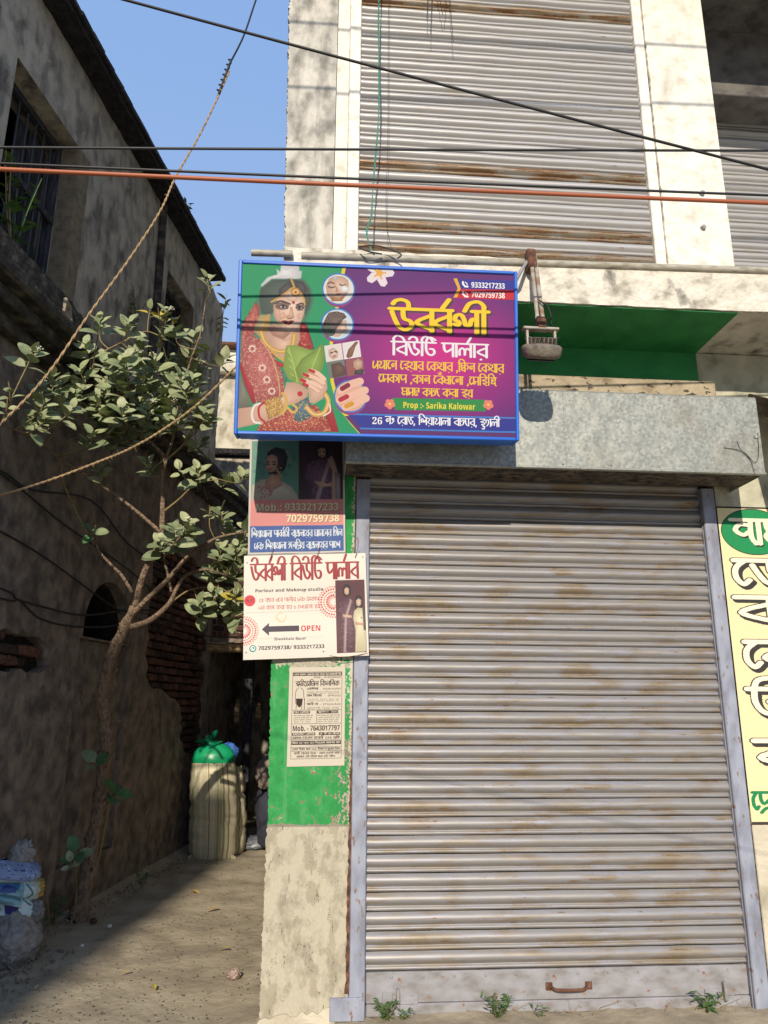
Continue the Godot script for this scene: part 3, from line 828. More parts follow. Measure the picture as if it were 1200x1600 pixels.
	P.call("690,852 755,790 778,880 772,980 745,1050 660,1100 560,1080 540,1010 590,920", c3(134, 166, 66))
	K.call("690,860 600,930 545,1010 535,1100", 3, c3(108, 138, 50))
	K.call("480,830 520,960 560,1120", 3, c3(178, 204, 110))
	K.call("740,830 690,960 640,1090", 3, c3(172, 198, 104))
	for k in 4: K.call("%d,%d %d,%d" % [500 + k * 12, 890 + k * 60, 470 + k * 10, 850 + k * 66], 2, c3(176, 202, 110))
	P.call("690,1060 760,1065 800,1110 806,1170 770,1255 700,1300 660,1290 650,1200 640,1150", c3(228, 188, 164))
	for k in 4:
		var a: Vector2 = [Vector2(668, 1022), Vector2(620, 1056), Vector2(596, 1102), Vector2(618, 1140)][k]
		var b: Vector2 = [Vector2(776, 1092), Vector2(770, 1126), Vector2(752, 1164), Vector2(730, 1196)][k]
		K.call("%f,%f %f,%f %f,%f" % [a.x, a.y, (a.x + b.x) / 2 + 6, (a.y + b.y) / 2 - 8, b.x, b.y], 16 - k, c3(190, 140, 118))
		K.call("%f,%f %f,%f %f,%f" % [a.x, a.y - 3, (a.x + b.x) / 2 + 6, (a.y + b.y) / 2 - 11, b.x, b.y - 3], 14 - k, c3(236, 198, 176))
		K.call("%f,%f %f,%f" % [a.x - 6, a.y - 4, a.x + 22, a.y + 8], 10, c3(186, 24, 48))
	var hm: Vector2 = Q.call(Vector2(582, 1215))
	oval(im, hm.x, hm.y, 16, 16, c3(188, 30, 40))
	P.call("288,1280 420,1235 462,1370 330,1432", gold)
	speckle(im, map_pts("288,1280 420,1235 462,1370 330,1432", Q), c3(236, 200, 128), 160, 3.5, 17)
	speckle(im, map_pts("288,1280 420,1235 462,1370 330,1432", Q), c3(146, 96, 40), 120, 3, 18)
	K.call("262,1300 215,1320 196,1390 215,1450 262,1462", 7, c3(236, 228, 226))
	K.call("296,1290 252,1330 258,1410 300,1450", 6, c3(184, 24, 44))
	K.call("440,1215 470,1260 465,1340 440,1380", 10, c3(214, 170, 92))
	K.call("790,1220 815,1280 780,1370 700,1385 640,1330", 15, c3(206, 158, 84))
	K.call("790,1220 815,1280 780,1370 700,1385 640,1330", 5, c3(236, 204, 136))
	K.call("826,1300 830,1360 780,1396", 5, c3(232, 220, 220))
	K.call("480,1330 530,1370 560,1340 520,1300", 8, c3(214, 172, 92))
	soften(im, Q.call(Vector2(60, 90)), Q.call(Vector2(920, 1520)), 4)
	speckle(im, map_pts("92,745 180,722 245,765 330,850 400,960 450,1090 455,1230 300,1290 200,1290 130,1100 92,960", Q), c3(170, 60, 66), 300, 2.4, 34)
	speckle(im, map_pts("240,1520 285,1430 450,1370 600,1300 720,1310 840,1480 845,1530", Q), c3(226, 180, 130), 160, 2.4, 35)
	speckle(im, map_pts("330,440 480,330 600,400 606,440 500,350 340,470", Q), c3(232, 200, 130), 120, 2.0, 36)

# printed photographs have soft edges: shrink and enlarge a region
func soften(im: Image, a: Vector2, b: Vector2, k: int) -> void:
	var x0 := clampi(int(a.x), 0, im.get_width() - 8)
	var y0 := clampi(int(a.y), 0, im.get_height() - 8)
	var x1 := clampi(int(b.x), x0 + 8, im.get_width())
	var y1 := clampi(int(b.y), y0 + 8, im.get_height())
	var r := Rect2i(x0, y0, x1 - x0, y1 - y0)
	var part_ := im.get_region(r)
	part_.resize(maxi(2, r.size.x / k), maxi(2, r.size.y / k), Image.INTERPOLATE_LANCZOS)
	part_.resize(r.size.x, r.size.y, Image.INTERPOLATE_CUBIC)
	im.blit_rect(part_, Rect2i(Vector2i.ZERO, r.size), r.position)

# ---- the older banner below the board
func banner_image() -> Image:
	var W := 640
	var H := 800
	var im := new_image(W, H, c3(212, 206, 196))
	im.fill_rect(Rect2i(12, 10, 320, 420), c3(92, 150, 132))
	im.fill_rect(Rect2i(330, 10, 298, 420), c3(58, 40, 50))
	var g := RandomNumberGenerator.new()
	g.seed = 5
	for k in 60: disc(im, g.randf_range(14, 310), g.randf_range(14, 260), g.randf_range(4, 18), c3(70, 128, 120).lerp(c3(180, 150, 140), g.randf() * 0.6))
	var P := func(s: String, c: Color) -> void: toned(im, p2(s), c)
	P.call("110,170 120,90 170,55 230,70 255,130 240,210 200,260 130,250", c3(44, 36, 38))
	P.call("105,170 118,120 150,105 185,125 190,180 170,230 135,240 110,215", c3(206, 164, 140))
	pen(im, p2("112,165 132,160"), 3, c3(50, 36, 34)); pen(im, p2("112,178 130,178"), 4, c3(60, 44, 42))
	pen(im, p2("150,160 176,164"), 3, c3(50, 36, 34)); pen(im, p2("152,178 174,180"), 4, c3(60, 44, 42))
	pen(im, p2("124,216 146,214"), 4, c3(160, 70, 76))
	P.call("14,430 20,330 70,290 130,280 200,290 280,340 320,400 326,430", c3(206, 200, 180))
	P.call("110,290 150,245 210,270 220,330 150,370 100,350", c3(206, 160, 136))
	speckle(im, p2("60,340 140,330 160,390 80,420"), c3(180, 110, 110), 60, 6, 6)
	speckle(im, p2("180,200 215,200 215,270 180,270"), c3(196, 176, 130), 40, 4, 7)
	P.call("440,100 450,50 490,30 530,50 530,110 500,130 460,140", c3(36, 26, 30))
	P.call("456,80 480,62 512,70 512,120 490,138 462,122", c3(196, 160, 140))
	pen(im, p2("464,92 478,90"), 3, c3(50, 36, 34)); pen(im, p2("494,92 506,93"), 3, c3(50, 36, 34)); pen(im, p2("478,122 494,122"), 3, c3(150, 60, 66))
	P.call("370,270 380,190 440,150 510,150 560,190 560,320 540,430 410,430 420,330", c3(96, 66, 100))
	speckle(im, p2("370,270 380,190 440,150 510,150 560,190 560,320 540,430 410,430"), c3(150, 110, 140), 260, 3, 8)
	P.call("520,170 545,180 470,430 440,430", c3(170, 150, 160))
	P.call("520,150 556,120 580,180 600,260 590,430 550,430 555,230", c3(196, 160, 140))
	P.call("430,300 520,320 560,310 555,340 470,345", c3(206, 168, 146))
	P.call("570,240 610,250 610,430 580,430", c3(150, 140, 150))
	soften(im, Vector2(14, 12), Vector2(626, 428), 6)
	im.fill_rect(Rect2i(12, 430, W - 24, 180), c3(222, 140, 136))
	latin(im, "Mob.: 9333217233", 54, 600, 512, 50, c3(120, 84, 70), true)
	latin(im, "Mob.: 9333217233", 50, 596, 508, 50, c3(238, 228, 176), true)
	latin(im, "7029759738", 252, 604, 590, 50, c3(150, 100, 80), true)
	latin(im, "7029759738", 248, 600, 586, 50, c3(240, 234, 186), true)
	im.fill_rect(Rect2i(12, 610, W - 24, 178), c3(38, 84, 160))
	bn(im, "iSyAKAlA pABRtI bXPAleyr sAmenr igl", 20, 620, 640, 44, 3.2, c3(226, 232, 238))
	bn(im, "EbM iSyAKAlA jnipPy bXPAleyr pAeS", 40, 605, 722, 44, 3.2, c3(226, 232, 238))
	return im

# ---- the white sheet with the arrow
func open_image() -> Image:
	var W := 880
	var H := 740
	var im := new_image(W, H, c3(226, 218, 206))
	mandala(im, 640, 350, 120, c3(196, 70, 66), 0, 655)
	mandala(im, 0, 540, 110, c3(196, 70, 66), 0, 200)
	im.fill_rect(Rect2i(654, 196, 212, 520), c3(86, 48, 56))
	bn(im, "UBRSI ibUiT pAlRAr", 48, 826, 66, 118, 8.4, c3(86, 20, 28))
	bn(im, "UBRSI ibUiT pAlRAr", 46, 824, 64, 118, 7.2, c3(158, 36, 48))
	latin(im, "Parlour and Makeup studio", 82, 566, 268, 22, c3(50, 46, 52), true)
	disc(im, 42, 326, 40, c3(206, 60, 70))
	latin(im, "A.C", 16, 70, 336, 22, c3(60, 20, 26), false)
	bn(im, "24 bcr Der pAlRAr EbM emkAp", 104, 536, 312, 26, 1.6, c3(176, 60, 64))
	bn(im, "Er kAj krA hy o eSKAenA hy", 104, 540, 366, 26, 1.6, c3(176, 60, 64))
	pen(im, p2("10,412 560,410"), 1.2, c3(178, 172, 164))
	ring(im, 262, 450, 32, 3, c3(214, 196, 150), 0.3, 5.2)
	pen(im, curve2(p2("222,440 250,470 280,480 300,440")), 4, c3(214, 196, 150))
	poly(im, p2("128,532 178,488 178,512 390,512 390,552 178,552 178,578"), c3(62, 50, 66))
	latin(im, "OPEN", 404, 540, 554, 40, c3(190, 34, 48), true)
	latin(im, "Sheakhala Bazar", 214, 438, 612, 20, c3(70, 62, 66), true)
	disc(im, 66, 664, 24, c3(22, 128, 110))
	ring(im, 66, 663, 14, 2.5, Color.WHITE)
	pen(im, p2("60,656 62,666 72,670"), 3, Color.WHITE)
	latin(im, "7029759738/ 9333217233", 104, 566, 676, 26, c3(40, 36, 42), true)
	# printed picture of two women in saris
	var P := func(s: String, c: Color) -> void: toned(im, p2(s), c)
	P.call("706,262 716,232 744,226 764,246 764,300 730,320 708,300", c3(40, 26, 30))
	P.call("716,262 734,246 752,256 752,294 736,306 718,292", c3(206, 170, 148))
	P.call("676,400 688,340 720,318 756,322 784,360 778,440 782,560 770,712 680,712 690,520 684,450", c3(92, 54, 70))
	speckle(im, p2("676,400 688,340 756,322 784,360 782,560 770,712 680,712"), c3(150, 104, 116), 200, 3, 21)
	P.call("760,330 774,345 730,470 720,712 700,712 716,460", c3(176, 150, 148))
	P.call("700,440 770,452 768,470 704,462", c3(206, 168, 146))
	P.call("790,350 800,312 826,306 846,326 848,380 830,420 796,410", c3(44, 32, 34))
	P.call("800,346 818,330 838,342 836,376 818,390 802,376", c3(214, 180, 158))
	P.call("776,470 784,420 812,396 848,402 864,440 864,712 784,712 790,560", c3(218, 208, 172))
	P.call("846,402 864,420 864,560 850,560", c3(70, 56, 58))
	P.call("790,500 852,510 850,526 792,520", c3(208, 150, 130))
	soften(im, Vector2(656, 198), Vector2(864, 714), 6)
	pen(im, p2("10,598 560,596"), 1.0, c3(196, 190, 180))
	for k in 6: disc(im, [22, 860, 836, 20, 858, 560][k], [52, 30, 470, 690, 712, 700][k], 5, c3(90, 60, 44))
	return im

# ---- the paper notice
func notice_image() -> Image:
	var W := 480
	var H := 800
	var im := new_image(W, H, c3(216, 206, 188))
	var ink := c3(62, 50, 44)
	for e in ["30,40 452,40", "30,740 452,740", "30,40 30,740", "452,40 452,740", "30,352 452,352", "30,462 452,462", "30,590 452,590", "30,650 452,650", "30,680 452,680", "240,352 240,462"]: pen(im, p2(e), 1.5, ink)
	im.fill_rect(Rect2i(34, 46, 416, 26), ink)
	bn(im, "KAen skl Drenr sbA krA hy sAmAnY irA", 42, 444, 54, 12, 1.4, c3(216, 206, 188))
	latin(im, "Mob. - 9142540507", 214, 446, 92, 15, ink, false)
	bn(im, "hAYedPAisl iklink", 56, 430, 118, 36, 3.6, ink)
	bn(im, "EkiSrA", 154, 250, 170, 16, 1.8, ink)
	latin(im, "(Hydrocele)", 290, 440, 188, 16, ink, false)
	bn(im, "ArS inelr", 154, 280, 226, 16, 1.8, ink)
	latin(im, "- (Piles)", 310, 440, 244, 16, ink, false)
	bn(im, "nAlI gA", 154, 250, 296, 16, 1.8, ink)
	latin(im, "- (Fistula)", 268, 440, 314, 16, ink, false)
	for k in 6: bn(im, ["smX rkm rAegr sbA", "EKAen krA hy nA", "etl mAls rkt pRA", "sAmAnY egAl krA", "hAt pA brA gl", "erAgI sb bAjAr"][k], 158, 430, [202, 262, 276, 330, 341, 214][k], 7, 0.9, c3(110, 96, 84))
	disc(im, 92, 152, 13, ink)
	disc(im, 93, 157, 10, c3(206, 196, 178))
	pen(im, curve2(p2("84,170 62,192 56,250 62,300")), 1.8, ink)
	pen(im, curve2(p2("100,170 122,190 128,240 134,270")), 1.8, ink)
	pen(im, p2("136,262 134,346"), 2.4, ink)
	poly(im, p2("62,258 120,258 116,300 100,330 84,326 66,300"), ink)
	pen(im, p2("68,300 64,346"), 1.8, ink)
	pen(im, p2("114,300 112,346"), 1.8, ink)
	im.fill_rect(Rect2i(46, 360, 138, 20), ink)
	im.fill_rect(Rect2i(244, 358, 180, 24), ink)
	bn(im, "ArS EkiSrA", 54, 176, 365, 9, 1.2, c3(216, 206, 188))
	latin(im, "- (Sex)", 352, 416, 376, 14, c3(216, 206, 188), true)
	bn(im, "hAeRAg", 252, 340, 364, 11, 1.3, c3(216, 206, 188))
	for k in 4:
		bn(im, ["sb rkm gl krA hy", "EKAen sAmAnY rA", "etl mAls rkt", "hAt pA brA"][k], 46, 210 - k * 8, 392 + k * 17, 8, 0.9, c3(100, 88, 76))
		bn(im, ["sb rkm gl krA hy sbA", "EKAen sAmAnY rA glA", "etl mAls rkt nAn", "hAt pA brA sb"][k], 250, 440 - k * 6, 392 + k * 17, 8, 0.9, c3(100, 88, 76))
	latin(im, "Mob. - 7643017797", 42, 438, 520, 42, ink, true)
	im.fill_rect(Rect2i(36, 534, 196, 22), ink)
	im.fill_rect(Rect2i(262, 534, 180, 22), ink)
	bn(im, "hAYedPAisl EkiSrA", 42, 226, 540, 10, 1.2, c3(216, 206, 188))
	bn(im, "DA- iT ek AikArI", 268, 436, 540, 10, 1.2, c3(216, 206, 188))
	bn(im, "ekAn Apern cArAY 2oo muiX", 42, 438, 566, 17, 1.8, ink)
	im.fill_rect(Rect2i(34, 600, 416, 30), ink)
	bn(im, "ikAn gr pAlA bAr iSyAKAlA sAmenr bAj", 40, 444, 608, 14, 1.6, c3(216, 206, 188))
	bn(im, "egAl TAkA hAn 2oo TAkA p muKl igl", 40, 440, 658, 13, 1.3, ink)
	bn(im, "krI ehKAr sMy - mAAr AKAen bAr", 56, 436, 690, 14, 1.4, ink)
	bn(im, "skAl 2TA eTek sKA 4TA pYS", 80, 400, 716, 14, 1.4, ink)
	return im

# ---- lettering painted on the right pillar (only its left edge is in view); texels 600 per metre
func pillar_text_image() -> Image:
	var W := 480
	var H := 1040
	var im := new_image(W, H, c3(224, 210, 164))
	var g := RandomNumberGenerator.new()
	g.seed = 8
	for k in 700: disc(im, g.randf() * W, g.randf() * H, g.randf_range(0.6, 2.4), c3(204, 186, 132).lerp(c3(236, 224, 180), g.randf()))
	im.fill_rect(Rect2i(0, 0, W, 5), c3(44, 42, 40))
	oval(im, 125, 88, 119, 83, c3(30, 44, 34))
	oval(im, 125, 88, 116, 80, c3(16, 132, 76))
	bn(im, "qAs", 50, 250, 52, 84, 9, c3(26, 40, 32))
	bn(im, "qAs", 46, 246, 46, 84, 10, c3(232, 222, 194))
	var rows := ["ed", "k", "er", "T", "r"]
	for k in 5:
		var y: float = [190, 318, 468, 622, 786][k]
		var x1: float = [216, 250, 216, 180, 186][k]
		for e in [[9, 9, 17.0, c3(50, 46, 44)], [0, 0, 16.0, c3(50, 46, 44)], [0, 0, 11.5, c3(234, 226, 200)]]:
			bn(im, rows[k], 26.0 + e[0] + k * 3, x1 + e[0], y + e[1], 86, e[2], e[3])
	bn(im, "epPAH", 8, 112, 944, 52, 6.5, c3(24, 124, 74))
	im.fill_rect(Rect2i(0, H - 8, W, 8), c3(54, 50, 46))
	return im

# ---- surfaces drawn texel by texel: paint over plaster with chips, dirt and runs
func texels(w: int, h: int, f: Callable) -> Image:
	var d := PackedByteArray()
	d.resize(w * h * 3)
	var i := 0
	for y in h:
		for x in w:
			var c: Color = f.call(x, y)
			d[i] = int(clampf(c.r, 0, 1) * 255.0)
			d[i + 1] = int(clampf(c.g, 0, 1) * 255.0)
			d[i + 2] = int(clampf(c.b, 0, 1) * 255.0)
			i += 3
	return Image.create_from_data(w, h, false, Image.FORMAT_RGB8, d)

# lower left pillar: 0.46 m wide, 2.7 m tall; green paint above 0.92 m
func left_pillar_image() -> Image:
	var a := noise(201, 0.02, 5)
	var b := noise(202, 0.09, 4)
	var s := noise(203, 0.012, 5)
	var w := 256
	var h := 1280
	return texels(w, h, func(x: int, y: int) -> Color:
		var Y := 2.7 * (1.0 - float(y) / h)
		var X := float(x) / w
		var n := a.get_noise_2d(x, y)
		var f := b.get_noise_2d(x, y)
		var run := s.get_noise_2d(x * 2.2, y * 0.35)
		var base := c3(204, 196, 174).lerp(c3(158, 150, 132), clampf(0.12 + n * 0.7 + s.get_noise_2d(x * 0.9 + y * 0.25, y * 0.6) * 0.6, 0, 0.9)).lerp(c3(220, 214, 196), clampf(f * 0.8, 0, 0.6))
		if Y < 0.918 + n * 0.012:
			if Y > 0.905: base = base.darkened(0.25)
			# skim coat broken away in sharp edged patches
			var lost := s.get_noise_2d(x * 0.9 + 300.0, y * 0.5) + n * 0.25 + f * 0.12
			if lost > 0.22: base = base.lerp(c3(168, 158, 136), clampf((lost - 0.22) * 9.0, 0, 0.55))
			if absf(s.get_noise_2d(x * 1.4, y * 0.5 + 900.0)) < 0.006 and n > -0.1: base = c3(104, 94, 80)
			return base
		var g := c3(42, 150, 74).lerp(c3(60, 172, 92), clampf(0.5 + n + f * 0.4, 0, 1))
		# old lime stuck over the paint in streaks
		g = g.lerp(c3(128, 186, 128), clampf((run - 0.18) * 1.4, 0, 0.35))
		# moss and grit on the shutter side, low down
		var m := (X - 0.86) * 2.2 + (1.30 - Y) * 0.5 + n * 0.8 + f * 0.6
		if Y < 1.5 and m > 0.12: g = g.lerp(c3(78, 104, 52), clampf((m - 0.12) * 3.0, 0, 0.85))
		if Y < 1.5 and m > 0.34: g = base.darkened(0.1)
		# chips
		if n + f * 0.55 > 0.52 or (X < 0.03 + f * 0.03) or (X > 0.97 + f * 0.05): g = c3(150, 128, 100) if f > 0.05 else c3(206, 198, 176)
		if Y > 1.66 and Y < 1.80 and n * 0.7 + f * 0.4 + (0.07 - absf(Y - 1.735)) * 7.0 - absf(X - 0.5) > -0.08: g = c3(176, 168, 146).lerp(c3(206, 200, 182), clampf(f + 0.5, 0, 1))
		if X > 0.8 and Y > 1.5 and Y < 1.8 and f + a.get_noise_2d(x * 3, y * 0.7) > 0.05: g = c3(220, 214, 196)
		return g)

# slats of a roller shutter: brushed zinc, dust, rust blooms drawn out along the slat
func slat_image(sd: int, rusty: float, warm: float, pale := 0.0) -> Image:
	var a := noise(sd, 0.01, 4)
	var b := noise(sd + 1, 0.05, 4)
	var r := noise(sd + 2, 0.012, 4)
	return texels(1024, 384, func(x: int, y: int) -> Color:
		var n := a.get_noise_2d(x * 0.5, y * 2.0)
		var f := b.get_noise_2d(x * 0.12, y * 3.0) + b.get_noise_2d(x * 3.0, y * 4.0) * 0.25
		var c := c3(144, 141, 138).lerp(c3(152, 153, 164), clampf(0.5 + n * 1.2, 0, 1)).lerp(c3(126, 108, 80), clampf(warm + n * 0.9 + f * 0.9, 0, 0.9))
		c = c.lerp(c3(178, 178, 182), clampf(f * 0.6, 0, 0.4))
		var q := r.get_noise_2d(x * 0.35, y * 14.0) + n * 0.35 + b.get_noise_2d(x * 1.4, y * 4.0) * 0.2 + rusty
		c = c.lerp(c3(196, 194, 190), pale)
		if q > 0.36: c = c.lerp(c3(136, 102, 66), clampf((q - 0.36) * 5.0, 0, 0.75))
		if q > 0.5: c = c.lerp(c3(98, 66, 42), clampf((q - 0.5) * 6.0, 0, 0.75))
		return c)

# woven plastic sack with printed stripes
func sack_image() -> Image:
	var b := noise(230, 0.2, 2)
	var im := texels(512, 512, func(x: int, y: int) -> Color:
		var w := 0.03 * float((x / 2 + y / 2) % 2)
		var f := b.get_noise_2d(x, y)
		return c3(204, 196, 168).lerp(c3(186, 178, 150), clampf(0.5 + f, 0, 1)).darkened(w))
	var g := RandomNumberGenerator.new()
	g.seed = 12
	for k in 34:
		var x := int(g.randf() * 512)
		var c: Color = [c3(128, 120, 92), c3(140, 130, 100), c3(206, 198, 168), c3(160, 160, 124)][g.randi() % 4]
		im.fill_rect(Rect2i(x, 0, [1, 2, 2, 14, 8][g.randi() % 5], 512), c)
	for k in 7: im.fill_rect(Rect2i(int(g.randf() * 300), int(g.randf() * 512), 160, 1), c3(120, 112, 84))
	return im

# printed polythene bag of cattle feed or salt, crumpled
func bag_image() -> Image:
	var im := new_image(512, 512, c3(192, 210, 210))
	im.fill_rect(Rect2i(0, 0, 512, 150), c3(140, 156, 192))
	var g := RandomNumberGenerator.new()
	g.seed = 14
	for k in 160: disc(im, g.randf() * 512, g.randf() * 150, g.randf_range(2, 7), c3(52, 66, 122) if k % 2 else c3(190, 200, 214))
	im.fill_rect(Rect2i(0, 150, 90, 362), c3(186, 164, 72))
	im.fill_rect(Rect2i(90, 150, 40, 362), c3(64, 58, 110))
	for k in 12: im.fill_rect(Rect2i(0, 160 + k * 30, 130, 8), c3(120, 104, 60))
	im.fill_rect(Rect2i(150, 175, 190, 200), c3(128, 172, 180))
	poly(im, p2("170,190 310,185 300,240 250,280 200,250"), c3(66, 116, 168))
	poly(im, p2("240,200 290,215 290,265 225,262"), c3(30, 60, 130))
	pen(im, curve2(p2("170,320 230,300 330,330")), 8, c3(90, 140, 150))
	pen(im, curve2(p2("360,190 400,260 380,340 430,380")), 8, c3(72, 120, 132))
	disc(im, 200, 430, 42, c3(140, 176, 140))
	poly(im, p2("250,380 330,390 320,480 260,470"), c3(70, 62, 122))
	im.fill_rect(Rect2i(0, 480, 512, 32), c3(170, 152, 70))
	return im

# ------------------------------------------------------------------ the scene
func _ready() -> void:
	rng.seed = 2024
	var cam := Camera3D.new()
	cam.name = "camera"
	add_child(cam)
	cam.fov = 69.19
	cam.near = 0.05
	cam.far = 900.0
	cam.transform = Transform3D(Basis(Vector3(0.99695, 0.00499, 0.07785), Vector3(-0.02438, 0.96789, 0.25017), Vector3(-0.0741, -0.25131, 0.96507)).orthonormalized(), Vector3(-0.23, 1.5, 4.023))
	cam.current = true
	var env := Environment.new()
	env.background_mode = Environment.BG_SKY
	var sky := Sky.new()
	var sm := ProceduralSkyMaterial.new()
	sm.sky_top_color = c3(136, 174, 230)
	sm.sky_horizon_color = c3(206, 224, 246)
	sm.sky_curve = 0.3
	sm.ground_bottom_color = c3(120, 108, 92)
	sm.ground_horizon_color = c3(170, 176, 180)
	sm.sun_angle_max = 12.0
	sky.sky_material = sm
	env.sky = sky
	env.tonemap_mode = Environment.TONE_MAPPER_LINEAR
	env.tonemap_exposure = 1.0
	env.sdfgi_enabled = true
	env.ssao_enabled = true
	env.ssil_enabled = true
	var we := WorldEnvironment.new()
	we.name = "environment"
	we.environment = env
	add_child(we)
	var sun := DirectionalLight3D.new()
	sun.name = "sun"
	sun.light_energy = 1.5
	sun.light_color = Color(1.0, 0.95, 0.87)
	sun.light_angular_distance = 0.5
	sun.shadow_enabled = true
	add_child(sun)
	sun.look_at_from_position(Vector3.ZERO, SUN_DIR)

	make_materials()
	ground()
	shop()
	old_house()
	alley_end()
	across_the_street()
	signboards()
	lamp()
	pipes_and_cables()
	bush()
	wall_plants()
	sacks_and_litter()

# ------------------------------------------------------------------ ground
func ground() -> void:
	var xs := [-400.0, -120.0, -40.0, -14.0, -7.0, -4.5]
	for i in 161: xs.append(-3.2 + i * 0.04)
	xs.append_array([3.6, 5.0, 8.0, 16.0, 45.0, 130.0, 400.0])
	var zs := [-400.0, -120.0, -40.0, -16.0, -11.0]
	for i in 151: zs.append(-9.0 + i * 0.065)
	zs.append_array([1.2, 2.0, 3.0, 4.5, 7.0, 11.0, 20.0, 60.0, 160.0, 400.0])
	var n := noise(70, 0.6, 4)
	var f := noise(71, 5.0, 3)
	var st := begin()
	st.set_smooth_group(0)
	var H := func(x: float, z: float) -> float:
		var h := n.get_noise_2d(x, z) * 0.03 + f.get_noise_2d(x, z) * 0.004
		var near := smoothstep(-0.75, -0.5, x) * smoothstep(-0.5, -0.1, z)
		h += near * (0.045 + f.get_noise_2d(x * 1.7, z * 1.7 + 9.0) * 0.012)
		# a worn bank of earth along the foot of the old wall
		var o := (x - WALL_AT.x) * WALL_OUT.x + (z - WALL_AT.z) * WALL_OUT.z
		h += (1.0 - smoothstep(0.0, 0.16, o)) * 0.05
		return h if absf(x) < 30.0 and absf(z) < 30.0 else -0.02
	for i in xs.size() - 1:
		for j in zs.size() - 1:
			var a := Vector3(xs[i], H.call(xs[i], zs[j]), zs[j])
			var b := Vector3(xs[i + 1], H.call(xs[i + 1], zs[j]), zs[j])
			var c := Vector3(xs[i + 1], H.call(xs[i + 1], zs[j + 1]), zs[j + 1])
			var d := Vector3(xs[i], H.call(xs[i], zs[j + 1]), zs[j + 1])
			for p in [a, b, c, a, c, d]: st.add_vertex(p)
	st.generate_normals()
	single("ground", st.commit(), M.ground, "bare packed earth and dust of the alley and street", "ground", "", "structure")

# ------------------------------------------------------------------ shop on the right
func slat_mesh(w: float, pitch: float, v0: float, sd: int) -> ArrayMesh:
	# outline of one slat from its top edge down: broad belly, groove, small bead
	var prof := []
	for i in 9:
		var t := i / 8.0
		prof.append(Vector2(-0.66 * pitch * t, 0.002 + 0.022 * pow(sin(PI * clampf(pow(t, 1.12) * 0.97 + 0.015, 0, 1)), 0.75)))
	prof.append(Vector2(-0.69 * pitch, 0.001))
	for i in 6:
		var t := i / 5.0
		prof.append(Vector2(-pitch * (0.72 + 0.25 * t), 0.002 + 0.010 * sin(PI * t)))
	prof.append(Vector2(-pitch * 0.985, -0.004))
	prof.append(Vector2(-pitch * 1.0, -0.008))
	var n := noise(sd, 1.1, 3)
	var nx := 40
	var st := begin()
	st.set_smooth_group(0)
	for i in nx:
		for j in prof.size() - 1:
			var q := []
			for e in [[0, 0], [1, 0], [1, 1], [0, 1]]:
				var u: float = float(i + e[0]) / nx
				var p: Vector2 = prof[j + e[1]]
				var x := u * w
				var dent := n.get_noise_2d(x * 2.0, 0.0) * 0.0036
				var sag := n.get_noise_2d(x * 0.8, 40.0) * 0.0018
				q.append([Vector3(x, p.x + sag, p.y + dent), Vector2(u, v0 - p.x / pitch * 0.07)])
			for k in [0, 1, 2, 0, 2, 3]:
				st.set_uv(q[k][1])
				st.add_vertex(q[k][0])
	st.generate_normals()
	return st.commit()

func shutter(parent: Node3D, called: String, x0: float, x1: float, top: float, count: int, pitch: float, z: float, mats: Array, pick: Callable) -> MeshInstance3D:
	# the curtain's backing sheet carries the slats as sub-parts
	var body := part(called, span(x0, x1, top - count * pitch - 0.01, top + 0.02, z - 0.03, z - 0.012, 0.001), M.galv, parent)
	var variants := []
	for k in 9: variants.append(slat_mesh(x1 - x0, pitch, 0.02 + 0.105 * k, 300 + k))
	for k in count:
		part("slat", variants[(k * 5 + k / 4) % 9], mats[pick.call(k)], body, at(Vector3(x0, top - k * pitch, z)))
	return body

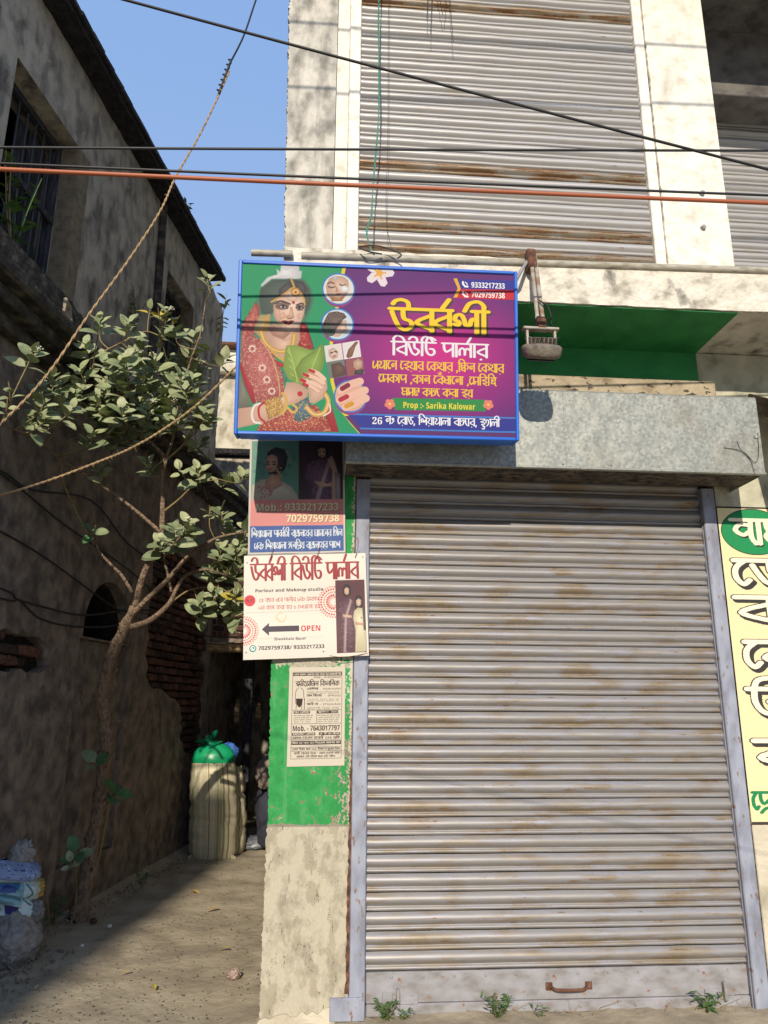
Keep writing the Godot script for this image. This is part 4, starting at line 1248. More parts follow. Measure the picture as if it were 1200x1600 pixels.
func shop() -> void:
	var s := thing("shop_building", "two storey cream and green shop building with rolled down grey shutters", "building")
	# bodies behind the front
	part("wall", span(-0.5, 2.02, 0.0, 3.62, -6.0, -0.13), M.greyplaster, s)
	part("wall", span(2.02, 6.0, 0.0, 3.62, -6.0, -0.13), M.greyplaster, s)
	part("upper_wall", span(-0.53, 2.32, 3.85, 9.5, -6.0, -0.12), M.greyplaster, s)
	part("upper_wall", span(2.325, 6.0, 3.85, 9.5, -6.0, -0.97), M.greyplaster, s)
	# lower left pillar with a broken outer edge
	var st := begin()
	var lp := PackedVector2Array([Vector2(-0.082, 0.0), Vector2(-0.084, 3.62), Vector2(-0.56, 3.62)])
	lp.append_array(ragged(Vector2(-0.535, 2.7), Vector2(-0.497, 0.9), 150, 0.0035, Vector2(1, 0)))
	lp.append_array(ragged(Vector2(-0.503, 0.895), Vector2(-0.498, 0.03), 80, 0.004, Vector2(1, 0)))
	lp.append(Vector2(-0.52, 0.0))
	extrude(st, lp, -0.3, 0.0, Rect2(-0.54, 0.0, 0.46, 2.7))
	var lpm := paint_mat(left_pillar_image(), 0.85, hgt(6, 0.03, 5), 0.3)
	lpm.albedo_color = Color(0.88, 0.88, 0.88)
	part("pillar", st.commit(), lpm, s)
	# plaster skirting that swells at the pillar's foot
	st = begin()
	var foot := PackedVector2Array([Vector2(-0.14, 0.0)])
	foot.append_array(ragged(Vector2(-0.15, 0.1), Vector2(-0.5, 0.06), 14, 0.014, Vector2(0, 1)))
	foot.append(Vector2(-0.54, 0.0))
	extrude(st, foot, -0.05, 0.012)
	part("plaster_skirt", st.commit(), M.beige, s)
	# lower right pillar: pale above, lettering, beige foot
	part("pillar", span(2.025, 6.0, 2.632, 2.76, -0.3, 0.0, 0.0), M.pale, s)
	part("pillar", span(2.002, 6.0, 2.76, 3.606, -0.3, 0.0, 0.0), M.pale, s)
	st = begin()
	extrude(st, rect_poly(2.026, 2.826, 0.9, 2.63), -0.3, 0.0, Rect2(2.026, 0.9, 0.8, 1.73))
	part("painted_lettering", st.commit(), paint_mat(pillar_text_image(), 0.8, hgt(6, 0.06, 4), 0.15), s)
	part("pillar", span(2.83, 6.0, 0.0, 2.63, -0.3, -0.002), M.beige, s)
	part("pillar_foot", span(2.028, 2.828, 0.0, 0.898, -0.3, -0.002), M.beige, s)
	# shutter guides: folded channels
	for k in 2:
		var gx: float = [-0.08, 1.94][k]
		var g := begin()
		cbox(g, Vector3(0.078, 2.70, 0.03), at(Vector3(gx + 0.04, 1.39, -0.012)), 0.005)
		cbox(g, Vector3(0.006, 2.70, 0.05), at(Vector3(gx + (0.079 if k == 0 else 0.001), 1.39, -0.045)), 0.002)
		part("shutter_guide", g.commit(), M.bluesteel, s)
	var rs := begin()
	extrude(rs, PackedVector2Array([Vector2(-0.102, 0.16)]) + ragged(Vector2(-0.079, 0.16), Vector2(-0.079, 1.22), 60, 0.002, Vector2(1, 0)) + ragged(Vector2(-0.088, 1.22), Vector2(-0.097, 0.2), 60, 0.0035, Vector2(1, 0)), -0.02, 0.005)
	part("rusted_edge", rs.commit(), M.rust, s)
	part("base_plate", span(-0.17, -0.002, 0.045, 0.145, -0.02, 0.016, 0.004), M.bluesteel, s)
	# lower shutter
	var lo := [paint_slat(slat_image(410, -0.24, 0.2)), paint_slat(slat_image(420, -0.06, 0.3)), paint_slat(slat_image(430, -0.14, 0.1))]
	var r := RandomNumberGenerator.new()
	r.seed = 3
	var sh := shutter(s, "roller_shutter", 0.002, 1.938, 0.2365 + 29 * 0.0878, 29, 0.0878, -0.05, lo, func(k): return [0, 2, 1, 0, 2, 0, 1, 2, 1][(k * 7 + k / 5) % 9])
	var bb := begin()
	cbox(bb, Vector3(1.93, 0.135, 0.02), at(Vector3(0.97, 0.168, -0.045)), 0.004)
	cbox(bb, Vector3(1.93, 0.055, 0.026), at(Vector3(0.97, 0.072, -0.040)), 0.006)
	part("bottom_bar", bb.commit(), M.bar, sh)
	for k in 12:
		var rv := begin()
		cbox(rv, Vector3(0.014, 0.014, 0.008), at(Vector3(0.13 + 0.155 * k, 0.215, -0.034)), 0.004)
		part("rivet", rv.commit(), M.bar, sh)
	for k in 6:
		var rv := begin()
		cbox(rv, Vector3(0.014, 0.014, 0.008), at(Vector3(0.22 + 0.28 * k, 0.074, -0.024)), 0.004)
		part("rivet", rv.commit(), M.bar, sh)
	var hd := begin()
	tube(hd, smooth([Vector3(0.92, 0.158, -0.03), Vector3(0.95, 0.15, -0.008), Vector3(1.07, 0.15, -0.008), Vector3(1.10, 0.158, -0.03)]), _same(0.008, 19), 8)
	cbox(hd, Vector3(0.035, 0.035, 0.006), at(Vector3(0.91, 0.16, -0.032)), 0.002)
	cbox(hd, Vector3(0.035, 0.035, 0.006), at(Vector3(1.11, 0.16, -0.032)), 0.002)
	part("handle", hd.commit(), M.rust, sh)
	for k in 2:
		var lx: float = [0.16, 1.80][k]
		var lk := begin()
		cbox(lk, Vector3(0.016, 0.085, 0.03), at(Vector3(lx, 0.125, -0.02)), 0.003)
		cbox(lk, Vector3(0.09, 0.036, 0.01), at(Vector3(lx + (0.055 if k == 0 else -0.055), 0.115, -0.031)), 0.003)
		cbox(lk, Vector3(0.05, 0.05, 0.008), at(Vector3(lx + (-0.05 if k == 0 else 0.03), 0.125, -0.032)), 0.003)
		part("lock_hasp", lk.commit(), M.bar, sh)
	# zinc hood over the shutter, with a cracked painted board below it
	var hood := begin()
	cbox(hood, Vector3(2.268, 0.44, 0.006), at(Vector3(0.984, 2.938, 0.36)), 0.002)
	cbox(hood, Vector3(0.006, 0.44, 0.36), at(Vector3(2.118, 2.938, 0.18)), 0.002)
	cbox(hood, Vector3(0.006, 0.44, 0.36), at(Vector3(-0.15, 2.938, 0.18)), 0.002)
	cbox(hood, Vector3(2.268, 0.006, 0.36), Transform3D(Basis(Vector3.RIGHT, -0.02), Vector3(0.984, 3.158, 0.18)), 0.002)
	var hp := part("shutter_hood", hood.commit(), M.galv, s)
	for k in 9:
		var hr := begin()
		cbox(hr, Vector3(0.011, 0.011, 0.006), at(Vector3(-0.06 + 0.265 * k, 2.742, 0.3645)), 0.003)
		part("rivet", hr.commit(), M.galv, hp)
	part("sheet_seam", span(1.02, 1.05, 2.726, 3.155, 0.3632, 0.3655, 0.0006), M.galv, hp)
	part("hood_lip", span(-0.152, 2.121, 2.712, 2.724, 0.345, 0.372, 0.003), M.galv, hp)
	part("hood_board", span(-0.146, 2.114, 2.722, 2.736, 0.09, 0.355, 0.002), M.crackpaint, hp)
	var cr := begin()
	tube(cr, smooth([Vector3(1.9, 2.86, 0.366), Vector3(2.0, 2.84, 0.37), Vector3(2.06, 2.78, 0.372), Vector3(2.09, 2.83, 0.37), Vector3(2.10, 2.95, 0.368)]), _same(0.0016, 25), 5)
	tube(cr, smooth([Vector3(1.98, 2.90, 0.366), Vector3(1.99, 2.85, 0.372), Vector3(2.04, 2.79, 0.37), Vector3(2.05, 2.70, 0.374)]), _same(0.0014, 19), 5)
	part("loose_wire", cr.commit(), M.cable, hp)
	var bolt := begin()
	tube(bolt, [Vector3(2.088, 2.93, 0.358), Vector3(2.088, 2.93, 0.37)], [0.013, 0.011], 10)
	part("bolt", bolt.commit(), M.galv, hp)
	# concrete ledge above the hood, green wall and balcony slab
	part("ledge", span(-0.5, 2.05, 3.10, 3.378, -0.12, 0.10, 0.01), M.ledge, s)
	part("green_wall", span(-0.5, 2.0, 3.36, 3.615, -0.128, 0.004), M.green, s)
	st = begin()
	var fp := PackedVector2Array([Vector2(-0.50, 3.875), Vector2(-0.50, 3.62)])
	fp.append_array(ragged(Vector2(-0.49, 3.613), Vector2(6.0, 3.613), 130, 0.003, Vector2(0, 1)))
	fp.append_array(ragged(Vector2(6.0, 3.872), Vector2(-0.49, 3.872), 130, 0.004, Vector2(0, 1)))
	extrude(st, fp, -0.12, 0.5)
	part("balcony_slab", st.commit(), M.fascia, s)
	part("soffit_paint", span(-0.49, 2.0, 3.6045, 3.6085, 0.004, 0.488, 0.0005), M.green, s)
	# upper storey: pillar with a crumbling corner, recessed strip, white guides, shutter
	st = begin()
	var up := PackedVector2Array([Vector2(-0.25, 3.85), Vector2(-0.25, 9.5), Vector2(-0.6, 9.5)])
	up.append_array(ragged(Vector2(-0.596, 7.0), Vector2(-0.535, 3.85), 260, 0.005, Vector2(1, 0)))
	extrude(st, up, -0.3, 0.0)
	part("upper_pillar", st.commit(), M.greyplaster, s)
	part("pillar_strip", span(-0.249, -0.165, 3.85, 9.5, -0.2, -0.026, 0.004), M.cream, s)
	part("upper_guide", span(-0.164, -0.09, 3.85, 9.5, -0.2, -0.012, 0.006), M.trimwhite, s)
	part("upper_guide", span(1.815, 1.885, 3.85, 9.5, -0.2, -0.012, 0.006), M.trimwhite, s)
	st = begin()
	var rp := PackedVector2Array([Vector2(2.325, 3.85), Vector2(2.325, 9.5)])
	rp.append_array(ragged(Vector2(1.889, 9.5), Vector2(1.889, 3.85), 160, 0.004, Vector2(1, 0)))
	extrude(st, rp, -0.97, 0.0)
	var rpp := part("upper_pillar", st.commit(), M.cream, s)
	for p in [Vector2(2.14, 4.50), Vector2(2.16, 4.76)]:
		var kn := begin()
		tube(kn, [Vector3(p.x, p.y, -0.01), Vector3(p.x + 0.004, p.y + 0.002, 0.02)], [0.02, 0.014], 9)
		part("iron_stub", kn.commit(), M.bar, rpp)
	var hi := [paint_slat(slat_image(440, -0.34, -0.1, 0.55)), paint_slat(slat_image(450, 0.36, 0.7))]
	shutter(s, "upper_shutter", -0.088, 1.813, 3.86 + 33 * 0.0885, 33, 0.0885, -0.055, hi, func(k): return 1 if (33 - k) in [5, 7, 12, 27] else 0)
	# upper slab with its soffit, recess to the right with a beam and a further shutter
	part("upper_slab", span(-0.62, 6.0, 6.69, 6.95, -0.97, 0.5, 0.01), M.concrete, s)
	part("beam", span(2.327, 6.0, 6.075, 6.69, -0.78, -0.5, 0.006), M.concrete, s)
	shutter(s, "side_shutter", 2.33, 4.4, 3.88 + 27 * 0.0885, 27, 0.0885, -0.86, [hi[0]], func(_k): return 0)

func paint_slat(im: Image) -> StandardMaterial3D:
	var m := paint_mat(im, 0.42)
	m.metallic = 0.3
	m.roughness = 0.45
	m.texture_repeat = true
	return m

func _same(v: float, n: int) -> Array:
	var o := []
	for i in n: o.append(v)
	return o

# ------------------------------------------------------------------ old house on the left (local x along the alley, z out into it)
func wall_root(called: String, label: String, category: String) -> Node3D:
	var o := thing(called, label, category)
	o.transform = Transform3D(Basis(WALL_DIR, Vector3.UP, WALL_OUT).orthonormalized(), WALL_AT)
	return o

var brick_shapes := []
func brick_row(parent: Node, inside: PackedVector2Array, x0: float, x1: float, y0: float, y1: float, z: float, xf := Transform3D.IDENTITY) -> void:
	if brick_shapes.is_empty():
		for k in 8: brick_shapes.append(box_mesh(Vector3([0.21, 0.105, 0.16, 0.12][k % 4], 0.062, 0.1), 0.009, 0.006))
	var lens := [0.21, 0.105, 0.16, 0.12]
	var y := y0
	while y < y1:
		var x := x0 + rng.randf() * 0.1
		while x < x1:
			var k := rng.randi() % 8
			if rng.randf() < 0.45: k = [1, 3, 5, 7][rng.randi() % 4]
			var l: float = lens[k % 4]
			var c := Vector2(x + l / 2, y + 0.031)
			if Geometry2D.is_point_in_polygon(c, inside) and rng.randf() > 0.03:
				var b := Basis(Vector3(0, 0, 1), rng.randf_range(-0.02, 0.02)) * Basis(Vector3.UP, rng.randf_range(-0.05, 0.05))
				part("brick", brick_shapes[k], M["brick%d" % (rng.randi() % 4)], parent, xf * Transform3D(b, Vector3(c.x, c.y + rng.randf_range(-0.003, 0.003), z + rng.randf_range(-0.014, 0.012))))
			x += l + rng.randf_range(0.008, 0.016)
		y += 0.076

func blob_poly(c: Vector2, rx: float, ry: float, n: int, amp: float) -> PackedVector2Array:
	var o := PackedVector2Array()
	for i in n:
		var t := TAU * i / n
		var k := 1.0 + rng.randf_range(-amp, amp)
		o.append(c + Vector2(cos(t) * rx * k, sin(t) * ry * k))
	return o

func barred_window(h: Node3D, x0: float, x1: float, y0: float, y1: float, brace: bool) -> void:
	var fr := begin()
	for e in [[x0, x0 + 0.05, y0, y1], [x1 - 0.05, x1, y0, y1], [x0 + 0.05, x1 - 0.05, y1 - 0.05, y1], [x0 + 0.05, x1 - 0.05, y0, y0 + 0.05]]:
		cbox(fr, Vector3(e[1] - e[0], e[3] - e[2], 0.06), at(Vector3((e[0] + e[1]) / 2, (e[2] + e[3]) / 2, -0.17)), 0.006)
	var w := part("window", fr.commit(), M.wood, h)
	var n := int((x1 - x0) / 0.105)
	for k in range(1, n):
		part("bar", tube_mesh([Vector3(lerpf(x0, x1, float(k) / n), y0 + 0.03, -0.17), Vector3(lerpf(x0, x1, float(k) / n), y1 - 0.03, -0.17)], 0.009, 7), M.iron, w)
	# leaves of an old board shutter behind the bars
	for k in 6:
		var bx := lerpf(x0 + 0.05, x1 - 0.05, (k + 0.5) / 6.0)
		if k == 2 and brace: continue
		var pl := box_mesh(Vector3((x1 - x0 - 0.1) / 6.0 - 0.008, y1 - y0 - 0.12 - rng.randf() * 0.05, 0.022), 0.004, 0.004)
		part("plank", pl, M.wood, w, at(Vector3(bx, (y0 + y1) / 2, -0.245 + rng.randf_range(-0.012, 0.012))))
	if brace:
		part("brace", box_mesh(Vector3(x1 - x0 - 0.06, 0.05, 0.03), 0.005, 0.004), M.wood, w, Transform3D(Basis(Vector3(0, 0, 1), -0.04), Vector3((x0 + x1) / 2, lerpf(y0, y1, 0.48), -0.135)))

func old_house() -> void:
	var h := wall_root("old_house", "old dark stained plaster house with barred windows along the alley", "house")
	var patch := PackedVector2Array()
	for e in [ragged(Vector2(-1.9, 1.96), Vector2(-1.02, 1.94), 14, 0.02, Vector2(0, 1)), ragged(Vector2(-0.9, 1.9), Vector2(-0.82, 1.75), 4, 0.02, Vector2(1, 0)), ragged(Vector2(-0.95, 1.70), Vector2(-1.9, 1.66), 12, 0.02, Vector2(0, 1))]: patch.append_array(e)
	var bz := PackedVector2Array()
	for e in [ragged(Vector2(0.80, 2.95), Vector2(0.86, 1.75), 14, 0.04, Vector2(1, 0)), ragged(Vector2(0.98, 1.66), Vector2(1.72, 1.52), 8, 0.04, Vector2(0, 1)), ragged(Vector2(1.82, 1.46), Vector2(1.98, 1.04), 8, 0.04, Vector2(1, 0)), ragged(Vector2(2.06, 1.0), Vector2(2.42, 0.9), 4, 0.03, Vector2(0, 1)), ragged(Vector2(2.52, 1.0), Vector2(2.54, 3.0), 12, 0.0, Vector2(1, 0)), ragged(Vector2(2.5, 3.04), Vector2(0.9, 3.02), 14, 0.05, Vector2(0, 1))]: bz.append_array(e)
	var niche := PackedVector2Array()
	for i in 17:
		var t := PI * i / 16.0
		niche.append(Vector2(0.01 + cos(t) * 0.41, 2.08 + sin(t) * 0.40))
	niche.append(Vector2(-0.40, 2.0))
	niche.append(Vector2(0.42, 2.0))
	var panel := rect_poly(-0.44, 0.46, 0.35, 1.985)
	var w1 := rect_poly(-2.12, -1.26, 4.44, 5.70)
	var w2 := rect_poly(0.56, 1.34, 4.62, 5.80)
	# plaster skin of the lower storey, its backing, the upper storey
	var st := begin()
	holed(st, rect_poly(-9.0, 3.6, -0.1, 4.0), [patch, bz, niche, panel], [-9.0, -1.4, 0.01, 1.7, 2.2, 3.6], -0.10, 0.0)
	part("wall", st.commit(), M.old_low, h)
	st = begin()
	holed(st, rect_poly(-9.0, 3.6, -0.1, 4.0), [niche], [-9.0, 0.01, 3.6], -0.45, -0.10)
	part("wall_core", st.commit(), M.mortar, h)
	part("niche_back", span(-0.6, 0.6, 1.9, 2.6, -0.5, -0.46), M.old_low, h)
	part("near_end", span(-9.2, -9.0, 0.0, 6.3, -4.0, 0.0), M.old_up, h)
	part("inner_floor", span(-9.0, 2.0, 3.9, 4.0, -3.99, -0.46), M.concrete, h)
	part("blocked_door", span(-0.438, 0.458, 0.352, 1.983, -0.098, -0.035, 0.006), M.old_low, h)
	st = begin()
	var top := PackedVector2Array([Vector2(-9, 4.0), Vector2(2.36, 4.0)])
	top.append_array(ragged(Vector2(2.37, 4.1), Vector2(2.37, 6.20), 40, 0.012, Vector2(1, 0)))
	top.append_array(ragged(Vector2(2.30, 6.34), Vector2(1.75, 6.42), 6, 0.02, Vector2(0, 1)))
	top.append(Vector2(-9, 6.42))
	holed(st, top, [w1, w2], [-9.0, -1.7, 0.95, 3.6], -0.30, 0.0)
	part("upper_wall", st.commit(), M.old_up, h)
	part("back_wall", span(-9, 2.3, 0.0, 6.3, -4.2, -4.0), M.old_up, h)
	part("end_wall", span(2.06, 2.34, 4.0, 6.3, -4.0, -0.302), M.old_up, h)
	part("end_wall", span(3.3, 3.58, 0.0, 4.0, -4.0, -0.452), M.old_low, h)
	# light coloured reveals of the windows
	part("reveal", span(-1.262, -1.253, 4.45, 5.69, -0.135, 0.002, 0.001), M.reveal, h)
	part("reveal", span(1.338, 1.347, 4.63, 5.79, -0.135, 0.002, 0.001), M.reveal, h)
	part("plaster_band", span(-1.25, -1.10, 4.30, 5.70, -0.01, 0.008, 0.004), M.reveal, h)
	barred_window(h, -2.12, -1.262, 4.44, 5.70, true)
	barred_window(h, 0.56, 1.336, 4.62, 5.80, false)
	# roof slab with a ragged edge, standing out over the wall
	st = begin()
	var ro := PackedVector2Array([Vector2(-9, 6.36)])
	ro.append_array(ragged(Vector2(-8.9, 6.362), Vector2(1.70, 6.362), 120, 0.008, Vector2(0, 1)))
	ro.append_array(ragged(Vector2(1.73, 6.46), Vector2(-8.9, 6.47), 120, 0.014, Vector2(0, 1)))
	ro.append(Vector2(-9, 6.47))
	extrude(st, ro, -4.3, 0.17)
	part("roof", st.commit(), M.roof, h)
	var lipm := begin()
	for k in 60:
		var x := -8.9 + k * 0.178
		cbox(lipm, Vector3(0.2, rng.randf_range(0.056, 0.064), 0.05), Transform3D(Basis(Vector3.UP, rng.randf_range(-0.02, 0.02)), Vector3(x + 0.09, 6.43, 0.175 + rng.randf_range(-0.003, 0.003))), 0.012, 0.003)
	part("roof_edge", lipm.commit(), M.roof, h)
	# string course with a stepped underside, and the broken sill block on it
	st = begin()
	cbox(st, Vector3(12.6, 0.10, 0.28), at(Vector3(-2.7, 4.0, 0.14)), 0.02, 0.004)
	cbox(st, Vector3(12.58, 0.09, 0.19), at(Vector3(-2.7, 3.905, 0.095)), 0.015, 0.004)
	cbox(st, Vector3(12.56, 0.09, 0.10), at(Vector3(-2.7, 3.815, 0.05)), 0.015, 0.004)
	part("string_course", st.commit(), M.old_trim, h)
	st = begin()
	var sb := PackedVector2Array([Vector2(-9, 4.052), Vector2(-0.98, 4.052), Vector2(-0.97, 4.22)])
	sb.append_array(ragged(Vector2(-1.02, 4.29), Vector2(-1.6, 4.33), 8, 0.012, Vector2(0, 1)))
	sb.append(Vector2(-9, 4.33))
	extrude(st, sb, -0.02, 0.12)
	part("sill_block", st.commit(), M.old_trim, h)
	st = begin()
	cbox(st, Vector3(0.13, 0.2, 0.03), at(Vector3(-1.36, 4.2, 0.118)), 0.02, 0.012)
	part("bare_patch", st.commit(), M.ledge, h)
	# bricks showing through where the plaster has fallen
	brick_row(h, Geometry2D.offset_polygon(patch, -0.02)[0], -1.95, -0.8, 1.66, 1.98, -0.075)
	brick_row(h, Geometry2D.offset_polygon(bz, -0.02)[0], 0.78, 2.52, 0.95, 3.05, -0.07)
	# brick edge of the door jamb
	part("jamb", span(2.56, 3.6, 0.0, 3.2, -0.11, 0.006, 0.01), M.old_low, h)
	# plaster rib and drainpipe stub between the windows
	st = begin()
	tube(st, [Vector3(0.30, 4.06, 0.02), Vector3(0.31, 5.2, 0.025), Vector3(0.28, 6.34, 0.02)], [0.05, 0.045, 0.04], 9)
	part("rain_rib", st.commit(), M.old_trim, h)

# ------------------------------------------------------------------ end of the alley
func alley_end() -> void:
	var g := thing("gateway_wall", "dark brick cross wall with a black doorway at the end of the alley", "wall")
	var outline := rect_poly(-2.0, -0.3, -0.1, 3.4)
	var door := rect_poly(-1.56, -0.72, -0.2, 2.10)
	var st := begin()
	holed(st, outline, [door], [-2.0, -1.1, -0.3], -5.2, -4.95)
	part("wall", st.commit(), M.old_low, g)
	part("passage_wall", span(-1.95, -1.62, 0.0, 2.4, -9.0, -5.21), M.old_low, g)
	part("passage_wall", span(-0.66, -0.5, 0.0, 2.4, -9.0, -6.02), M.old_low, g)
	part("passage_back", span(-1.95, -0.4, 0.0, 2.4, -9.3, -9.02), M.old_low, g)
	part("passage_roof", span(-1.95, -0.4, 2.41, 2.6, -9.3, -5.21), M.concrete, g)
	brick_row(g, rect_poly(-0.72, -0.52, 0.2, 2.1), -0.72, -0.52, 0.2, 2.1, -4.99)
	brick_row(g, rect_poly(-1.9, -0.52, 2.26, 3.3), -1.9, -0.52, 2.26, 3.3, -4.97)
	part("lintel", box_mesh(Vector3(1.05, 0.11, 0.16), 0.02, 0.012), M.palewood, g, at(Vector3(-1.14, 2.145, -4.93)))
	var post := begin()
	cbox(post, Vector3(0.1, 2.05, 0.1), at(Vector3(-1.16, 1.02, -5.5)), 0.01, 0.006)
	single("door_post", post.commit(), M.wood, "dark wooden post standing inside the black doorway", "post")
	for k in 2:
		var p: Vector3 = [Vector3(-1.29, 1.42, -5.52), Vector3(-1.03, 1.40, -5.5)][k]
		var bp := begin()
		var o := blob_poly(Vector2.ZERO, 0.035, 0.17 if k == 0 else 0.10, 12, 0.3)
		extrude(bp, o, -0.02, 0.02)
		var m := single("wood_splinter" if k == 0 else "hanging_rag", bp.commit(), M.palewood, ["long pale split board inside the dark doorway", "short pale rag hanging right of the doorway post"][k], ["board", "rag"][k])
		m.position = p
	# plain house behind, over the cross wall
	var b := thing("back_house", "pale plastered house with a brown coping beyond the alley", "house")
	part("wall", span(-2.6, -0.9, 0.0, 6.95, -11.0, -7.52), M.beige, b)
	part("wall", span(-2.6, -0.9, 6.955, 7.28, -11.0, -7.56), M.cream, b)
	part("cornice", span(-2.65, -0.85, 6.78, 6.94, -11.0, -7.38, 0.02), M.beige, b)
	part("coping", span(-2.65, -0.85, 7.285, 7.36, -11.05, -7.42, 0.02), M.rust, b)
	part("low_roof", span(-2.6, -0.95, 5.2, 5.3, -7.5, -6.9, 0.02), M.roof, b)
	part("low_wall", span(-2.5, -1.0, 0.0, 5.19, -7.5, -7.0, 0.02), M.old_up, b)

func across_the_street() -> void:
	var o := thing("street_house", "plain plastered block across the street that shades the alley", "building")
	o.position = Vector3(-5.34, 0, 24.0)
	o.rotation.y = atan2(-SUN_DIR.x, 1.0)
	part("wall", span(-12.6, 0.0, 0.0, 14.6, 0.0, 8.0, 0.02), M.beige, o)
	part("parapet", span(-12.64, 0.02, 14.605, 15.0, -0.05, 8.0, 0.03), M.concrete, o)
	for k in 9:
		var w := part("window", span(-11.0 + (k % 3) * 4.0, -9.8 + (k % 3) * 4.0, 2.2 + (k / 3) * 3.6, 3.7 + (k / 3) * 3.6, -0.07, 0.01), M.wood, o)
		part("sill", span(-11.1 + (k % 3) * 4.0, -9.7 + (k % 3) * 4.0, 2.1 + (k / 3) * 3.6, 2.19 + (k / 3) * 3.6, -0.15, -0.005), M.concrete, w)

# ------------------------------------------------------------------ signs
func _toned(m: StandardMaterial3D, v: float) -> StandardMaterial3D:
	m.albedo_color = Color(v, v, v)
	return m

func signboards() -> void:
	# the lit-box board leans out over the street: foot at z 0.55, head at z 0.68
	var b := thing("signboard", "large purple and green beauty parlour signboard with a bride in a blue frame", "signboard", Vector3(0.008, 2.785, 0.55))
	b.rotation = Vector3(0.145, 0.004, 0.009)
	var w := 1.424
	var h := 0.892
	part("case", span(-w / 2 + 0.004, w / 2 - 0.004, 0.004, h - 0.004, -0.11, -0.008, 0.004), flat(c3(20, 48, 122), 0.5), b)
	var st := begin()
	extrude(st, rect_poly(-w / 2 + 0.012, w / 2 - 0.012, 0.016, h - 0.012), -0.007, 0.0, Rect2(-w / 2 + 0.012, 0.016, w - 0.024, h - 0.028))
	var face := paint_mat(sign_image(), 0.7)
	face.albedo_color = Color(0.84, 0.84, 0.84)
	part("printed_face", st.commit(), face, b)
	var fm := flat(c3(24, 98, 200), 0.4)
	for k in 4:
		var f := begin()
		if k < 2:
			var x := (w / 2 - 0.009) * (1.0 if k == 0 else -1.0)
			cbox(f, Vector3(0.018, h, 0.124), at(Vector3(x, h / 2, -0.054)), 0.004, 0.0006)
		else:
			cbox(f, Vector3(w - 0.037, 0.018, 0.124), at(Vector3(0, 0.009 if k == 2 else h - 0.009, -0.054)), 0.004, 0.0006)
		part("frame_bar", f.commit(), fm, b)
	# older banner hanging under it
	var ban := thing("banner", "older pink and blue banner with two women and mobile numbers under the signboard", "banner", Vector3(-0.405, 2.62, 0.03))
	ban.rotation = Vector3(-0.01, 0.0, 0.03)
	st = begin()
	st.set_smooth_group(0)
	sheet(st, 20, 20, func(u, v): return Vector3(lerpf(-0.266, 0.262, u), lerpf(0.328, -0.33, v) + 0.006 * u, 0.006 + 0.006 * sin(v * 3.1 + u * 2.0) * sin(PI * v) + 0.003 * sin(u * 11.0 + v * 4.0) * v))
	st.generate_normals()
	part("printed_sheet", st.commit(), _toned(paint_mat(banner_image(), 0.6), 0.84), ban)
	st = begin()
	tube(st, [Vector3(-0.27, -0.336, 0.0), Vector3(0.264, -0.326, 0.0)], [0.006, 0.006], 6)
	tube(st, [Vector3(-0.266, 0.332, 0.0), Vector3(0.264, 0.327, 0.0)], [0.006, 0.006], 6)
	part("batten", st.commit(), M.bar, ban)
	st = begin()
	sheet(st, 4, 4, func(u, v): return Vector3(lerpf(0.262, -0.266, u), lerpf(0.328, -0.33, v), -0.004))
	st.generate_normals()
	part("backing", st.commit(), M.trimwhite, ban)
	# white sheet with the arrow, wired below the banner
	var op := thing("arrow_sign", "cream parlour sign with red headline and a black arrow marked OPEN", "sign", Vector3(-0.34, 2.012, 0.036))
	op.rotation = Vector3(0.0, 0.0, 0.045)
	var om := _toned(paint_mat(open_image(), 0.6), 0.93)
	st = begin()
	st.set_smooth_group(0)
	sheet(st, 16, 12, func(u, v): return Vector3((u - 0.5) * 0.655, (0.5 - v) * 0.552, 0.006 + 0.008 * sin(u * 5.0 + v * 2.0) * v + 0.004 * sin(v * 9.0)))
	st.generate_normals()
	part("printed_sheet", st.commit(), om, op)
	st = begin()
	sheet(st, 16, 12, func(u, v): return Vector3((0.5 - u) * 0.655, (0.5 - v) * 0.552, 0.002 + 0.008 * sin((1.0 - u) * 5.0 + v * 2.0) * v + 0.004 * sin(v * 9.0)))
	st.generate_normals()
	part("backing", st.commit(), M.trimwhite, op)
	st = begin()
	for x in [-0.19, 0.06, 0.27]:
		tube(st, smooth([Vector3(x, 0.25, 0.014), Vector3(x + 0.012, 0.285, 0.02), Vector3(x + 0.02, 0.32, 0.012)], 4), _same(0.0016, 9), 5)
	tube(st, smooth([Vector3(0.12, -0.27, 0.014), Vector3(0.2, -0.28, 0.02), Vector3(0.33, -0.262, 0.012), Vector3(0.36, -0.25, 0.0)], 4), _same(0.0016, 13), 5)
	part("tie_wire", st.commit(), M.rust, op)
	# pasted paper notice
	st = begin()
	st.set_smooth_group(0)
	sheet(st, 8, 12, func(u, v): return Vector3(-0.4165 + u * 0.2935 + v * 0.004, 1.688 - v * 0.497 + u * 0.006, 0.0035 + 0.0014 * sin(u * 7.0) * sin(v * 11.0)))
	st.generate_normals()
	single("paper_notice", st.commit(), _toned(paint_mat(notice_image(), 0.9), 0.9), "printed paper clinic notice pasted on the green pillar", "poster")

